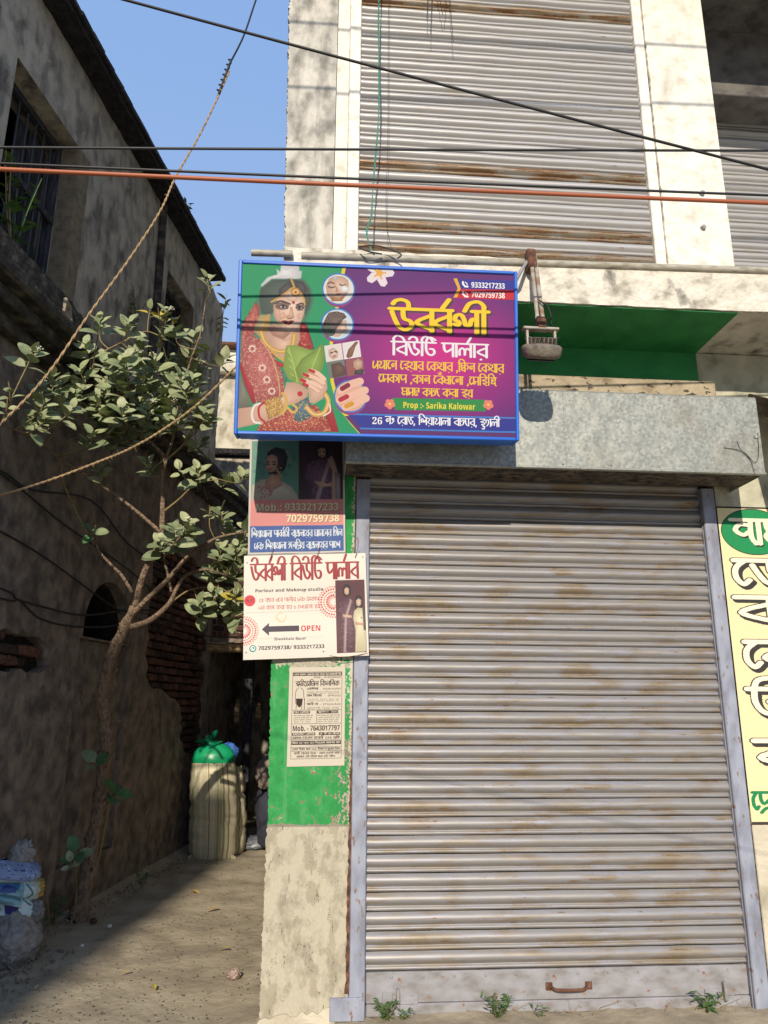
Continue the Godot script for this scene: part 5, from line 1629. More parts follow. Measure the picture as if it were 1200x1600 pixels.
# ------------------------------------------------------------------ street lamp on its arm
func lamp() -> void:
	var l := thing("flood_lamp", "small dusty lamp head hanging from a rusty steel arm beside the signboard", "lamp", Vector3(0.80, 3.27, 0.66))
	var st := begin()
	var d := Vector3(0.022, 0.52, -0.15)
	var q := Basis(Vector3(0, 0, 1).cross(d).normalized(), 0.0)
	for k in 2:
		var o := Vector3(-0.014 + 0.028 * k, 0, 0)
		tube(st, [Vector3(0.022, 0.09, 0.02) + o, Vector3(0.022, 0.09, 0.02) + o * 0.8 + d], [0.014, 0.013], 4)
	part("arm", st.commit(), M.lampsteel, l)
	part("clamp", box_mesh(Vector3(0.05, 0.12, 0.07), 0.006, 0.003), M.rust, l, Transform3D(Basis(Vector3(0, 0, 1), 0.05), Vector3(0.03, 0.565, -0.125)))
	part("arm_foot", box_mesh(Vector3(0.05, 0.06, 0.05), 0.006, 0.003), M.rust, l, at(Vector3(0.022, 0.11, 0.018)))
	part("brace", tube_mesh([Vector3(0.01, 0.56, -0.12), Vector3(-0.045, 0.46, -0.06), Vector3(-0.10, 0.36, -0.12)], 0.010, 6), M.bar, l)
	part("cross_bar", box_mesh(Vector3(0.185, 0.014, 0.04), 0.003), M.lampsteel, l, at(Vector3(0.018, 0.078, 0.02)))
	for k in 2:
		part("hanger", box_mesh(Vector3(0.012, 0.10, 0.02), 0.002), M.lampsteel, l, at(Vector3(-0.052 + 0.142 * k, 0.03, 0.02)))
		part("hanger_bolt", tube_mesh([Vector3(-0.02 + 0.08 * k, 0.09, 0.02), Vector3(-0.02 + 0.08 * k, 0.062, 0.02)], 0.008, 7), M.rust, l)
	# head: a tilted shell of rounded plan with fins and a dark window
	st = begin()
	st.set_smooth_group(0)
	var B := Basis(Vector3.RIGHT, 0.5)
	sheet(st, 20, 10, func(u, v):
		var a: float = TAU * u
		var k: float = lerpf(-0.5, 0.5, v)
		var r: float = pow(maxf(0.0, 1.0 - pow(absf(k) * 2.0, 4.0)), 0.4)
		var ca: float = signf(cos(a)) * pow(absf(cos(a)), 0.6)
		var sa: float = signf(sin(a)) * pow(absf(sin(a)), 0.6)
		return B * Vector3(ca * 0.094 * r * (1.0 + 0.12 * k), k * 0.085, sa * 0.085 * r) + Vector3(0.018, -0.045, 0.02))
	st.generate_normals()
	var head := part("lamp_head", st.commit(), M.lampbody, l)
	for k in 7:
		part("fin", box_mesh(Vector3(0.006, 0.05, 0.09), 0.002, 0.002), M.lampbody, head, Transform3D(B * Basis(Vector3(0, 0, 1), rng.randf_range(-0.1, 0.1)), Vector3(-0.045 + k * 0.021, 0.0, 0.03)))
	part("lamp_glass", box_mesh(Vector3(0.12, 0.008, 0.10), 0.004), M.darkglass, head, Transform3D(B, Vector3(0.018, -0.083, 0.0)))
	part("lead", tube_mesh(smooth([Vector3(0.03, 0.26, -0.01), Vector3(0.06, 0.2, 0.03), Vector3(0.075, 0.13, 0.03), Vector3(0.07, 0.085, 0.02)]), 0.004, 6), M.black, l)
	st = begin()
	for k in 7:
		var x := -0.05 + 0.022 * k
		tube(st, smooth([Vector3(x, -0.01, 0.02), Vector3(x + rng.randf_range(-0.02, 0.02), 0.02, 0.035), Vector3(x + rng.randf_range(-0.04, 0.04), 0.035, 0.02)], 3), _same(0.0018, 7), 4)
	part("loose_wire", st.commit(), M.cable, head)

# ------------------------------------------------------------------ pipes, cables, ropes
func wavy(a: Vector3, b: Vector3, sag: float, n := 24) -> Array:
	var o := []
	for i in n + 1:
		var t := float(i) / n
		o.append(a.lerp(b, t) + Vector3(0, -sag * 4.0 * t * (1.0 - t), 0))
	return o

func long_line(a: Vector3, b: Vector3, sag: float) -> Array:
	# the stretch in view, carried on a few metres to either side
	var d := b - a
	return wavy(a - d * 1.2, b + d * 1.2, sag * 8.0, 48)

func pipes_and_cables() -> void:
	var st := begin()
	tube(st, [Vector3(-0.41, 3.822, 0.50), Vector3(2.2, 3.872, 0.50), Vector3(5.8, 3.93, 0.50)], [0.021, 0.021, 0.021], 12)
	single("steel_pipe", st.commit(), M.pipe, "long grey steel pipe laid along the top of the balcony slab", "pipe")
	single("steel_pipe", tube_mesh([Vector3(-0.672, 3.812, 0.52), Vector3(-0.455, 3.817, 0.52)], 0.018, 12), M.pipe, "short grey pipe end above the signboard's upper left corner", "pipe")
	var lines := [
		[Vector3(-1.6336, 3.7399, 1.29), Vector3(1.7367, 3.9649, 1.29), 0.0058, "cable", "black cable crossing level, uppermost of the nearly parallel wires"],
		[Vector3(-1.6235, 3.6621, 1.29), Vector3(1.7053, 3.7244, 1.29), 0.0058, "cable", "black cable running just above the orange cable"],
		[Vector3(-1.6199, 3.6344, 1.29), Vector3(1.7001, 3.6840, 1.29), 0.0095, "orange", "thick orange cable crossing in front of both buildings"],
		[Vector3(-0.6326, 2.7553, 2.9), Vector3(0.5717, 2.4696, 2.9), 0.0026, "black", "thin black wire slanting down from upper left to right"],
		[Vector3(-1.9, 6.90, 3.0), Vector3(2.5, 7.02, 3.0), 0.009, "cable", "black cable high above the frame throwing a shadow on the pillars"],
		[Vector3(-1.9, 7.44, 3.0), Vector3(2.5, 7.50, 3.0), 0.009, "cable", "second black cable high above the frame over the other"],
	]
	for e in lines:
		var p := long_line(e[0], e[1], 0.004)
		# keep the drawn stretch where it hangs
		var dy: float = (e[0].y + e[1].y) / 2.0 - p[24].y
		for i in p.size(): p[i].y += dy
		single("cable", tube_mesh(p, e[2], 8), M[e[3]], e[4], "cable")
	# twisted ropes: two strands each
	_rope("-1.09,6.28,-0.80 -1.14,5.94,-0.70 -1.24,5.48,-0.60 -1.35,5.06,-0.50 -1.41,4.70,-0.40 -1.55,4.26,-0.30 -1.72,3.81,-0.20 -1.89,3.34,-0.10 -2.06,3.00,0.00 -2.19,2.75,0.10", "brown jute rope slanting down from the sky across the old house", 0.0064)
	_rope("-0.70,3.22,0.45 -0.91,3.00,0.40 -1.10,2.86,0.35 -1.27,2.77,0.30 -1.44,2.71,0.25 -1.69,2.62,0.20 -1.94,2.55,0.15 -2.2,2.50,0.10", "brown jute rope sagging from the signboard across the bush", 0.0052)
	st = begin()
	tube(st, smooth(pts_of("-0.78,8.19,-1.20 -0.89,7.64,-1.12 -0.95,7.27,-1.04 -1.02,6.80,-0.96 -1.10,6.38,-0.84")), _same(0.0072, 25), 6)
	for k in 7:
		var c := Vector3(-1.095, 6.40, -0.84).lerp(Vector3(-1.14, 5.98, -0.71), k / 6.0)
		tube(st, [c + Vector3(-0.014, 0.03, 0), c + Vector3(0.008, 0.012, 0.012), c + Vector3(0.006, -0.012, 0.01), c + Vector3(-0.004, -0.032, 0)], [0.006, 0.011, 0.010, 0.006], 6)
	single("tied_wire", st.commit(), M.black, "black wire knotted to the upper end of the jute rope", "wire")
	st = begin()
	for k in 2:
		var o := Vector3(0.006 * k, 0, 0.003 * k)
		var g := []
		for p in smooth(pts_of("0.02,7.0,0.14 0.02,6.02,0.12 0.02,5.55,0.12 0.02,5.01,0.12 -0.01,4.54,0.12 -0.02,4.36,0.13 -0.05,4.2,0.2 -0.03,3.95,0.4 -0.02,3.84,0.53")): g.append(p + o * sin(p.y * 6.0 + k))
		tube(st, g, _same(0.003, g.size()), 5)
	single("green_string", st.commit(), M.string, "thin green string hanging down the upper shutter to the signboard", "string")
	single("thin_wire", tube_mesh(smooth(pts_of("0.09,7.0,0.1 0.085,6.0,0.08 0.085,5.0,0.08 0.075,4.4,0.1 0.08,3.86,0.5")), 0.0016, 5), M.cable, "hair thin dark wire hanging beside the green string", "wire")
	st = begin()
	for k in 5:
		var x := 0.36 + 0.035 * k
		tube(st, smooth([Vector3(x, 6.9, 0.06), Vector3(x + rng.randf_range(-0.03, 0.03), 6.4, 0.05), Vector3(x + rng.randf_range(-0.03, 0.03), 6.05 - rng.randf() * 0.45, 0.05)], 4), _same(0.0022, 9), 4)
	single("dangling_wires", st.commit(), M.black, "loose dark wire ends dangling over the top of the upper shutter", "wire")
	st = begin()
	tube(st, smooth([Vector3(0.02, 3.83, 0.54), Vector3(-0.06, 3.83, 0.56), Vector3(-0.1, 3.86, 0.55), Vector3(-0.02, 3.88, 0.54), Vector3(0.06, 3.85, 0.56), Vector3(0.12, 3.82, 0.56), Vector3(0.1, 3.79, 0.57)]), _same(0.004, 37), 6)
	single("wire_knot", st.commit(), M.cable, "small tangle of dark wire tied round the pipe over the signboard", "wire")
	# cables slung along the old house
	var old := ["-2.5,2.24,0.6 -2.26,2.19,-0.75 -2.23,2.15,-0.94 -2.17,2.14,-1.28 -2.08,2.15,-1.82 -1.97,2.26,-2.46 -1.86,2.35,-3.1", "-2.5,2.2,0.6 -2.26,2.13,-0.77 -2.23,2.15,-0.97 -2.18,2.06,-1.22 -2.11,2.05,-1.65 -2.00,2.11,-2.26 -1.94,2.20,-2.60", "-2.5,2.95,0.5 -2.29,2.91,-0.59 -2.23,2.89,-0.95 -2.09,3.04,-1.76 -1.97,2.85,-2.47 -1.81,2.78,-3.36 -1.7,2.74,-3.9", "-2.45,2.62,0.5 -2.28,2.54,-0.67 -2.20,2.49,-1.12 -2.12,2.41,-1.57 -1.99,2.27,-2.34 -1.94,2.28,-2.65", "-2.45,2.95,0.4 -2.29,2.89,-0.60 -2.24,2.85,-0.89 -2.15,2.76,-1.40 -1.96,2.63,-2.51 -1.85,2.5,-3.2", "-1.98,2.28,-2.5 -1.80,2.30,-3.3 -1.62,2.22,-4.0 -1.30,2.20,-4.3 -0.9,2.22,-4.4 -0.5,2.30,-4.5", "-1.98,2.24,-2.4 -1.75,2.20,-3.3 -1.55,2.12,-4.0 -1.2,2.14,-4.3 -0.7,2.2,-4.4"]
	var said := ["upper of the two sagging cables across the arched niche", "lower of the two sagging cables across the arched niche", "black cable rising to a nail then falling behind the bush", "cable slanting down the dark wall towards the niche", "black cable dropping steeply along the dark upper wall", "higher cable strung to the gateway over the doorway", "lower cable strung to the gateway over the doorway"]
	for k in old.size():
		single("wall_cable", tube_mesh(smooth(pts_of(old[k]), 5), 0.0075 if k < 5 else 0.005, 7), M.black, said[k], "cable")
	# sheet awning of the neighbouring shop
	var aw := thing("tin_awning", "dark brown tin awning edge of the neighbouring shop", "awning", Vector3(2.24, 3.29, 0.06))
	st = begin()
	st.set_smooth_group(0)
	sheet(st, 40, 4, func(u, v): return Vector3(u * 2.4, 0.10 * u - 0.34 * v, v * 0.55 + 0.01 * sin(u * 120.0)))
	st.generate_normals()
	part("sheet", st.commit(), M.awning, aw)
	part("side_board", box_mesh(Vector3(0.02, 0.10, 0.62), 0.004), M.awning, aw, Transform3D(Basis(Vector3.RIGHT, 0.55), Vector3(0.012, -0.19, 0.28)))
	part("batten", box_mesh(Vector3(2.3, 0.05, 0.05), 0.004), M.wood, aw, at(Vector3(1.18, -0.06, 0.03)))

func _rope(s: String, label: String, r: float) -> void:
	var c := smooth(pts_of(s), 26)
	var st := begin()
	for k in 2:
		var p := []
		var rr := []
		for i in c.size():
			var d: Vector3 = (c[mini(i + 1, c.size() - 1)] - c[maxi(i - 1, 0)]).normalized()
			var a := d.cross(Vector3(0.2, 0.3, 1.0)).normalized()
			var b := a.cross(d)
			var t := i * 0.95 + PI * k
			p.append(c[i] + (a * cos(t) + b * sin(t)) * r * 0.62)
			rr.append(r * 0.72)
		tube(st, p, rr, 5)
	# stray fibres
	for k in 40:
		var i := rng.randi() % (c.size() - 2)
		var e := Vector3(rng.randf_range(-1, 1), rng.randf_range(-1, 1), rng.randf_range(-1, 1)).normalized() * 0.025
		tube(st, [c[i], c[i] + e * 0.6, c[i] + e + Vector3(0, -0.006, 0)], [0.0012, 0.001, 0.0006], 3, false)
	single("jute_rope", st.commit(), M.rope, label, "rope")

# ------------------------------------------------------------------ the bush
const TIPS := "-1.95,3.89,-0.88,n -1.95,3.68,-0.85,n -1.92,4.18,-1.00,s -1.87,3.97,-1.22,f -1.70,4.14,-1.27,n -1.67,3.95,-1.10,f -1.67,3.70,-0.84,n -1.54,3.72,-0.90,n -1.49,3.83,-0.92,f -1.45,3.98,-1.19,n -1.28,3.98,-1.03,n -1.26,4.16,-1.16,n -1.28,3.94,-1.21,f -1.52,4.21,-1.25,n -1.62,4.42,-1.19,y -1.47,4.19,-0.84,y -1.43,4.17,-0.89,f -1.37,4.08,-0.90,n -1.15,4.47,-0.90,n -1.04,4.00,-1.20,f -1.97,3.48,-0.80,n -1.97,3.59,-0.89,n -1.88,3.46,-0.93,f -1.80,3.45,-0.87,n -1.75,3.37,-0.86,n -1.82,3.60,-1.26,n -1.70,3.65,-1.00,n -1.58,3.64,-0.96,n -1.52,3.56,-1.05,n -1.50,3.56,-1.21,f -1.37,3.56,-1.06,f -1.35,3.69,-1.26,f -1.23,3.55,-0.83,n -1.16,3.53,-0.87,n -1.14,3.57,-1.03,n -1.20,3.56,-1.15,n -1.07,3.40,-0.85,n -1.43,3.65,-1.01,n -1.29,3.67,-0.86,n -1.22,3.67,-0.88,n -2.02,3.49,-0.55,n -1.99,3.48,-0.64,n -2.04,3.38,-0.45,n -2.03,3.26,-0.43,n -2.01,3.39,-0.62,n -1.82,3.39,-1.15,n -1.85,3.25,-0.89,s -1.80,3.35,-1.28,n -1.75,3.39,-1.28,n -2.05,3.51,-0.24,f -2.09,3.26,-0.11,s -2.03,3.15,-0.43,n -2.09,3.16,-0.11,s -1.51,3.11,-1.13,n -1.23,3.03,-0.80,s -1.19,3.31,-1.20,f -1.82,3.05,-1.09,n -1.87,2.68,-1.20,b -1.14,3.03,-0.98,n -0.99,3.08,-1.29,f -0.88,3.11,-1.30,n -1.20,2.66,-1.02,f -1.24,2.57,-0.85,n -0.95,2.70,-1.38,f -0.87,2.53,-1.17,n -0.85,2.49,-1.33,n -0.96,2.45,-1.35,n -1.18,2.60,-1.07,n -1.41,2.57,-1.28,n -1.07,2.82,-1.13,s -0.99,2.79,-1.18,n -0.96,2.21,-1.39,f -0.86,2.24,-1.11,y -0.89,2.13,-1.28,n -0.86,2.41,-1.21,n -0.97,2.45,-1.31,n -1.40,2.56,-1.20,n -1.83,1.11,-1.65,b -1.74,0.87,-1.95,B -1.86,0.54,-1.50,b -1.86,0.50,-1.40,s -1.71,3.97,-1.13,n -1.48,3.90,-1.30,n -1.59,3.55,-1.28,n -1.70,3.60,-1.22,n -1.30,3.39,-0.91,n -1.46,3.42,-1.12,n"

func leaf_mesh(len: float, wide: float, bend: float, fold: float) -> ArrayMesh:
	var st := begin()
	st.set_smooth_group(0)
	sheet(st, 6, 4, func(u, v):
		var side: float = (v - 0.5) * 2.0
		var w: float = wide * pow(sin(PI * pow(clampf(u, 0.0, 1.0), 0.82)), 0.72) * 0.5 if u < 1.0 else 0.0
		return Vector3(side * w, absf(side) * w * fold - bend * u * u * len + 0.004 * sin(u * 9.0) * side, -u * len))
	st.generate_normals()
	return st.commit()

func flower_mesh(r: float, n: int) -> ArrayMesh:
	var st := begin()
	var ball := SphereMesh.new()
	ball.radial_segments = 6
	ball.rings = 3
	ball.radius = 0.5
	ball.height = 1.0
	for k in n:
		var d := Vector3(rng.randf_range(-1, 1), rng.randf_range(-0.2, 1), rng.randf_range(-1, 1)).normalized() * r * rng.randf_range(0.5, 1.0)
		st.append_from(ball, 0, Transform3D(Basis().scaled(Vector3.ONE * rng.randf_range(0.008, 0.014)), d))
		tube(st, [Vector3(0, -r * 0.6, 0), d], [0.0015, 0.001], 3, false)
	return st.commit()

# turn so that -z runs along d and y is near n
func facing(d: Vector3, n: Vector3) -> Basis:
	var z := -d.normalized()
	var x := n.cross(z)
	if x.length() < 0.01: x = Vector3.RIGHT
	x = x.normalized()
	return Basis(x, z.cross(x).normalized(), z)

func bush() -> void:
	var g := RandomNumberGenerator.new()
	g.seed = 77
	var b := thing("milkweed_bush", "tall leaning milkweed bush with pale grey green leaves and white buds against the old wall", "bush", Vector3(-1.95, 0.0, -1.96))
	var O := b.position
	var limbs := {
		"trunk": "-1.95,-0.03,-1.95 -1.93,0.06,-1.97 -1.92,0.36,-2.05 -1.89,0.66,-2.05 -1.86,1.03,-1.98 -1.85,1.31,-1.90 -1.88,1.56,-1.80 -1.81,1.82,-1.70 -1.71,2.02,-1.60 -1.62,2.17,-1.50",
		"a": "-1.62,2.17,-1.50 -1.55,2.41,-1.40 -1.44,2.61,-1.30 -1.42,2.83,-1.25 -1.44,3.06,-1.20 -1.41,3.19,-1.15 -1.46,3.26,-1.10 -1.55,3.33,-1.05 -1.65,3.38,-1.00",
		"a2": "-1.42,3.18,-1.15 -1.36,3.32,-1.10 -1.34,3.49,-1.05 -1.30,3.67,-1.00 -1.24,3.90,-0.95 -1.19,4.10,-0.95 -1.17,4.36,-0.95",
		"b": "-1.61,2.15,-1.50 -1.49,2.25,-1.40 -1.36,2.35,-1.30 -1.23,2.50,-1.25 -1.10,2.59,-1.20 -0.99,2.65,-1.20 -0.81,2.69,-1.20",
		"b2": "-1.64,2.04,-1.55 -1.49,2.08,-1.45 -1.35,2.18,-1.35 -1.29,2.29,-1.30 -1.23,2.38,-1.28 -1.09,2.42,-1.25 -0.93,2.37,-1.20",
		"c": "-1.43,2.69,-1.30 -1.60,2.83,-1.25 -1.83,2.99,-1.15 -2.03,3.10,-1.05 -2.13,3.15,-0.80 -2.17,3.14,-0.50 -2.20,3.11,-0.30",
		"d": "-1.65,2.29,-1.50 -1.72,2.40,-1.45 -1.80,2.48,-1.40 -1.87,2.56,-1.35 -1.90,2.68,-1.30",
		"e": "-1.90,2.60,-1.33 -1.97,2.71,-1.30 -2.05,2.85,-1.30 -2.08,2.99,-1.10 -2.09,3.13,-1.05 -2.09,3.29,-1.10 -1.99,3.34,-1.10",
		"f": "-1.33,2.27,-1.32 -1.37,2.42,-1.30 -1.39,2.52,-1.28 -1.30,2.61,-1.20 -1.24,2.68,-1.20",
		"g": "-1.55,3.33,-1.05 -1.61,3.46,-1.00 -1.71,3.58,-1.00 -1.88,3.67,-0.95 -1.93,3.87,-0.95",
		"h": "-1.88,3.67,-0.95 -1.94,3.82,-0.95 -1.86,3.92,-0.95 -1.74,4.00,-0.95 -1.60,4.12,-1.00 -1.49,4.09,-1.00",
		"s": "-1.88,0.30,-2.10 -1.84,0.53,-2.05 -1.81,0.72,-2.00 -1.79,0.83,-1.97",
		"t": "-1.95,0.02,-1.90 -1.95,0.22,-1.90 -1.95,0.40,-1.82 -1.96,0.48,-1.85",
		"u": "-1.35,2.18,-1.35 -1.20,2.28,-1.30 -1.02,2.30,-1.28 -0.92,2.26,-1.25",
		"v": "-1.42,2.83,-1.25 -1.30,2.92,-1.2 -1.18,3.02,-1.15 -1.02,3.06,-1.15",
		"w": "-1.41,3.19,-1.15 -1.28,3.30,-1.1 -1.18,3.42,-1.0 -1.06,3.40,-0.9",
	}
	var wide := {"trunk": [0.062, 0.036], "a": [0.026, 0.009], "a2": [0.011, 0.004], "b": [0.022, 0.006], "b2": [0.024, 0.006], "c": [0.014, 0.006], "d": [0.013, 0.008], "e": [0.008, 0.004], "f": [0.010, 0.004], "g": [0.010, 0.006], "h": [0.007, 0.004], "s": [0.009, 0.006], "t": [0.006, 0.003], "u": [0.007, 0.003], "v": [0.008, 0.003], "w": [0.009, 0.003]}
	var bones := []
	for k in limbs:
		var p := smooth(pts_of(limbs[k]), 6)
		var rr := []
		for i in p.size():
			var t := float(i) / (p.size() - 1)
			var r: float = lerpf(wide[k][0], wide[k][1], t)
			if k == "trunk": r *= 1.0 + 0.12 * sin(i * 1.3) + g.randf_range(-0.08, 0.1) + 0.35 * exp(-i * 0.5)
			rr.append(r)
			bones.append(p[i])
			p[i] -= O
			if k == "trunk": p[i] += Vector3(g.randf_range(-0.008, 0.008), 0, g.randf_range(-0.008, 0.008))
		var st := begin()
		tube(st, p, rr, 12 if k == "trunk" else 7)
		if k == "trunk":
			for e in 16:
				var i := 3 + g.randi() % (p.size() - 6)
				var a := g.randf() * TAU
				var d := Vector3(cos(a), 0.35, sin(a))
				tube(st, [p[i], p[i] + d * rr[i] * 1.05, p[i] + d * rr[i] * 1.3], [0.016, 0.014, 0.004], 6)
			# pruned stubs
			for e in [[30, Vector3(0.9, 0.5, 0.3)], [38, Vector3(0.8, 0.7, 0.5)], [48, Vector3(0.6, 0.9, 0.4)]]:
				tube(st, [p[e[0]], p[e[0]] + e[1] * 0.08, p[e[0]] + e[1] * 0.14], [0.02, 0.014, 0.011], 7)
		part("trunk" if k == "trunk" else "branch", st.commit(), M.bark if wide[k][0] > 0.0095 else M.twig, b)
	var shapes := []
	for k in 4: shapes.append(leaf_mesh(1.0, [0.66, 0.72, 0.6, 0.7][k], [0.18, 0.3, 0.08, 0.24][k], [0.25, 0.16, 0.35, 0.2][k]))
	var buds := [flower_mesh(0.03, 14), flower_mesh(0.022, 9)]
	var todo := []
	var more := TIPS.split(" ", false)
	for k in 26:
		more.append("%.2f,%.2f,%.2f,%s" % [g.randf_range(-1.88, -1.12), g.randf_range(3.34, 3.98), g.randf_range(-1.4, -0.85), "n" if k % 5 else "f"])
	for k in 12:
		more.append("%.2f,%.2f,%.2f,n" % [g.randf_range(-1.95, -1.55), g.randf_range(3.2, 3.95), g.randf_range(-0.9, -0.5)])
	for k in 16:
		more.append("%.2f,%.2f,%.2f,n" % [g.randf_range(-1.15, -0.82), g.randf_range(2.1, 2.75), g.randf_range(-1.5, -1.15)])
	for w in more:
		var v := w.split(",")
		var tip := Vector3(float(v[0]), float(v[1]), float(v[2]))
		var kind := v[3]
		var near: Vector3 = bones[0]
		for q in bones:
			if q.distance_to(tip) - 0.35 * (tip.y - q.y) < near.distance_to(tip) - 0.35 * (tip.y - near.y): near = q
		var axis := (tip - near)
		axis = (axis.normalized() * 0.6 + Vector3(g.randf_range(-0.3, 0.3), 0.75, g.randf_range(-0.1, 0.4))).normalized()
		if near.distance_to(tip) > 0.05:
			var m := near.lerp(tip, 0.55) + Vector3(g.randf_range(-0.04, 0.04), -0.03, g.randf_range(-0.04, 0.04))
			var tw := smooth([near - O, m - O, tip - axis * 0.03 - O, tip + axis * 0.04 - O], 4)
			var st := begin()
			var rr := []
			for i in tw.size(): rr.append(lerpf(0.0052, 0.0026, float(i) / tw.size()))
			tube(st, tw, rr, 5)
			part("twig", st.commit(), M.twig, b)
		var pairs := 4
		var L := 0.136
		if kind == "s": pairs = 2; L = 0.09
		if kind == "b": pairs = 2; L = 0.13
		if kind == "B": pairs = 2; L = 0.17
		if kind == "y": pairs = 2; L = 0.085
		var ph := g.randf() * TAU
		for k in pairs:
			ph += PI / 2 + g.randf_range(-0.3, 0.3)
			var u := axis.cross(Vector3(0.3, 0.2, 1)).normalized()
			var w2 := axis.cross(u).normalized()
			for s in [0.0, PI]:
				var rd := u * cos(ph + s) + w2 * sin(ph + s)
				var tilt := g.randf_range(0.1, 0.7) + 0.25 * k
				var d := (rd + axis * tilt).normalized()
				var ll := L * g.randf_range(0.72, 1.15) * (1.0 - 0.13 * k)
				var pos := tip + axis * (-0.055 + 0.035 * k) - O + rd * 0.008
				var nrm := (axis * 0.45 + Vector3(g.randf_range(-0.45, 0.45), 0.4, g.randf_range(0.2, 1.1))).normalized()
				var mat: Material = M["leaf%d" % (g.randi() % 4)]
				if kind == "y" and g.randf() < 0.7: mat = M.leafyellow
				if kind in ["B", "b"]: mat = M.leafdark if kind == "B" or g.randf() < 0.6 else M.leaf3
				todo.append([ll, Transform3D(facing(d, nrm).scaled_local(Vector3.ONE * ll), pos), g.randi() % 4, mat])
		if kind == "f":
			for k in 1 + g.randi() % 2:
				part("flower_cluster", buds[k], M.flower, b, at(tip + axis * 0.055 + Vector3(0.04 * k, 0.01, 0.02 * k) - O))
	todo.sort_custom(func(x, y): return x[0] > y[0])
	var rest := {}
	for k in todo.size():
		var e: Array = todo[k]
		if k < 300:
			part("leaf", shapes[e[2]], e[3], b, e[1])
		else:
			if not rest.has(e[3]): rest[e[3]] = []
			rest[e[3]].append(e)
	for m in rest:
		var st := begin()
		for e in rest[m]: st.append_from(shapes[e[2]], 0, e[1])
		part("small_leaves", st.commit(), m, b).set_meta("kind", "stuff")
	# bare dead stems and roots hanging down the wall behind it
	var dead := begin()
	for k in 26:
		var s := g.randf_range(0.35, 1.6) if k < 18 else g.randf_range(1.7, 2.3)
		var top := WALL_AT + WALL_DIR * s + WALL_OUT * 0.05 + Vector3(0, g.randf_range(3.6, 4.7), 0)
		var l := g.randf_range(0.3, 1.0)
		tube(dead, smooth([top, top + Vector3(g.randf_range(-0.06, 0.06), -l * 0.5, 0.03), top + Vector3(g.randf_range(-0.1, 0.1), -l, 0.02)], 5), _same(0.004, 11), 4)
	single("dry_vines", dead.commit(), M.drystem, "dry brown stems hanging on the old wall behind the bush", "vine", "", "stuff")

# ------------------------------------------------------------------ small plants on walls and along the foot of the shutter
func sprig(called: String, label: String, at_: Vector3, h: float, stems: int, leaves: int, L: float, mat: Material, spread: float, group := "", lean := Vector3.ZERO) -> Node3D:
	var t := thing(called, label, "plant", at_, group)
	var shape := leaf_mesh(1.0, 0.34, 0.25, 0.2)
	for k in stems:
		var a := rng.randf() * TAU
		var top := Vector3(cos(a) * spread, h * rng.randf_range(0.6, 1.0), sin(a) * spread) + lean * rng.randf_range(0.6, 1.1)
		var p := smooth([Vector3(cos(a) * 0.008, 0, sin(a) * 0.008), top * 0.5 + Vector3(rng.randf_range(-0.02, 0.02), 0.02, 0.01), top], 5)
		var st := begin()
		tube(st, p, _same(clampf(h * 0.006, 0.0014, 0.003), p.size()), 5)
		var lf := begin()
		for j in leaves:
			var i := 2 + j * (p.size() - 3) / maxi(1, leaves)
			var b := rng.randf() * TAU
			var d := Vector3(cos(b), rng.randf_range(0.0, 0.7), sin(b)).normalized()
			lf.append_from(shape, 0, Transform3D(facing(d, Vector3.UP + d * 0.2).scaled_local(Vector3.ONE * L * rng.randf_range(0.6, 1.15)), p[mini(i, p.size() - 1)]))
		var sp := part("stem", st.commit(), M.drystem if k % 3 == 2 else mat, t)
		part("leaves", lf.commit(), mat, sp)
	return t

func on_wall(s: float, y: float, o: float) -> Vector3:
	return WALL_AT + WALL_DIR * s + WALL_OUT * o + Vector3(0, y, 0)

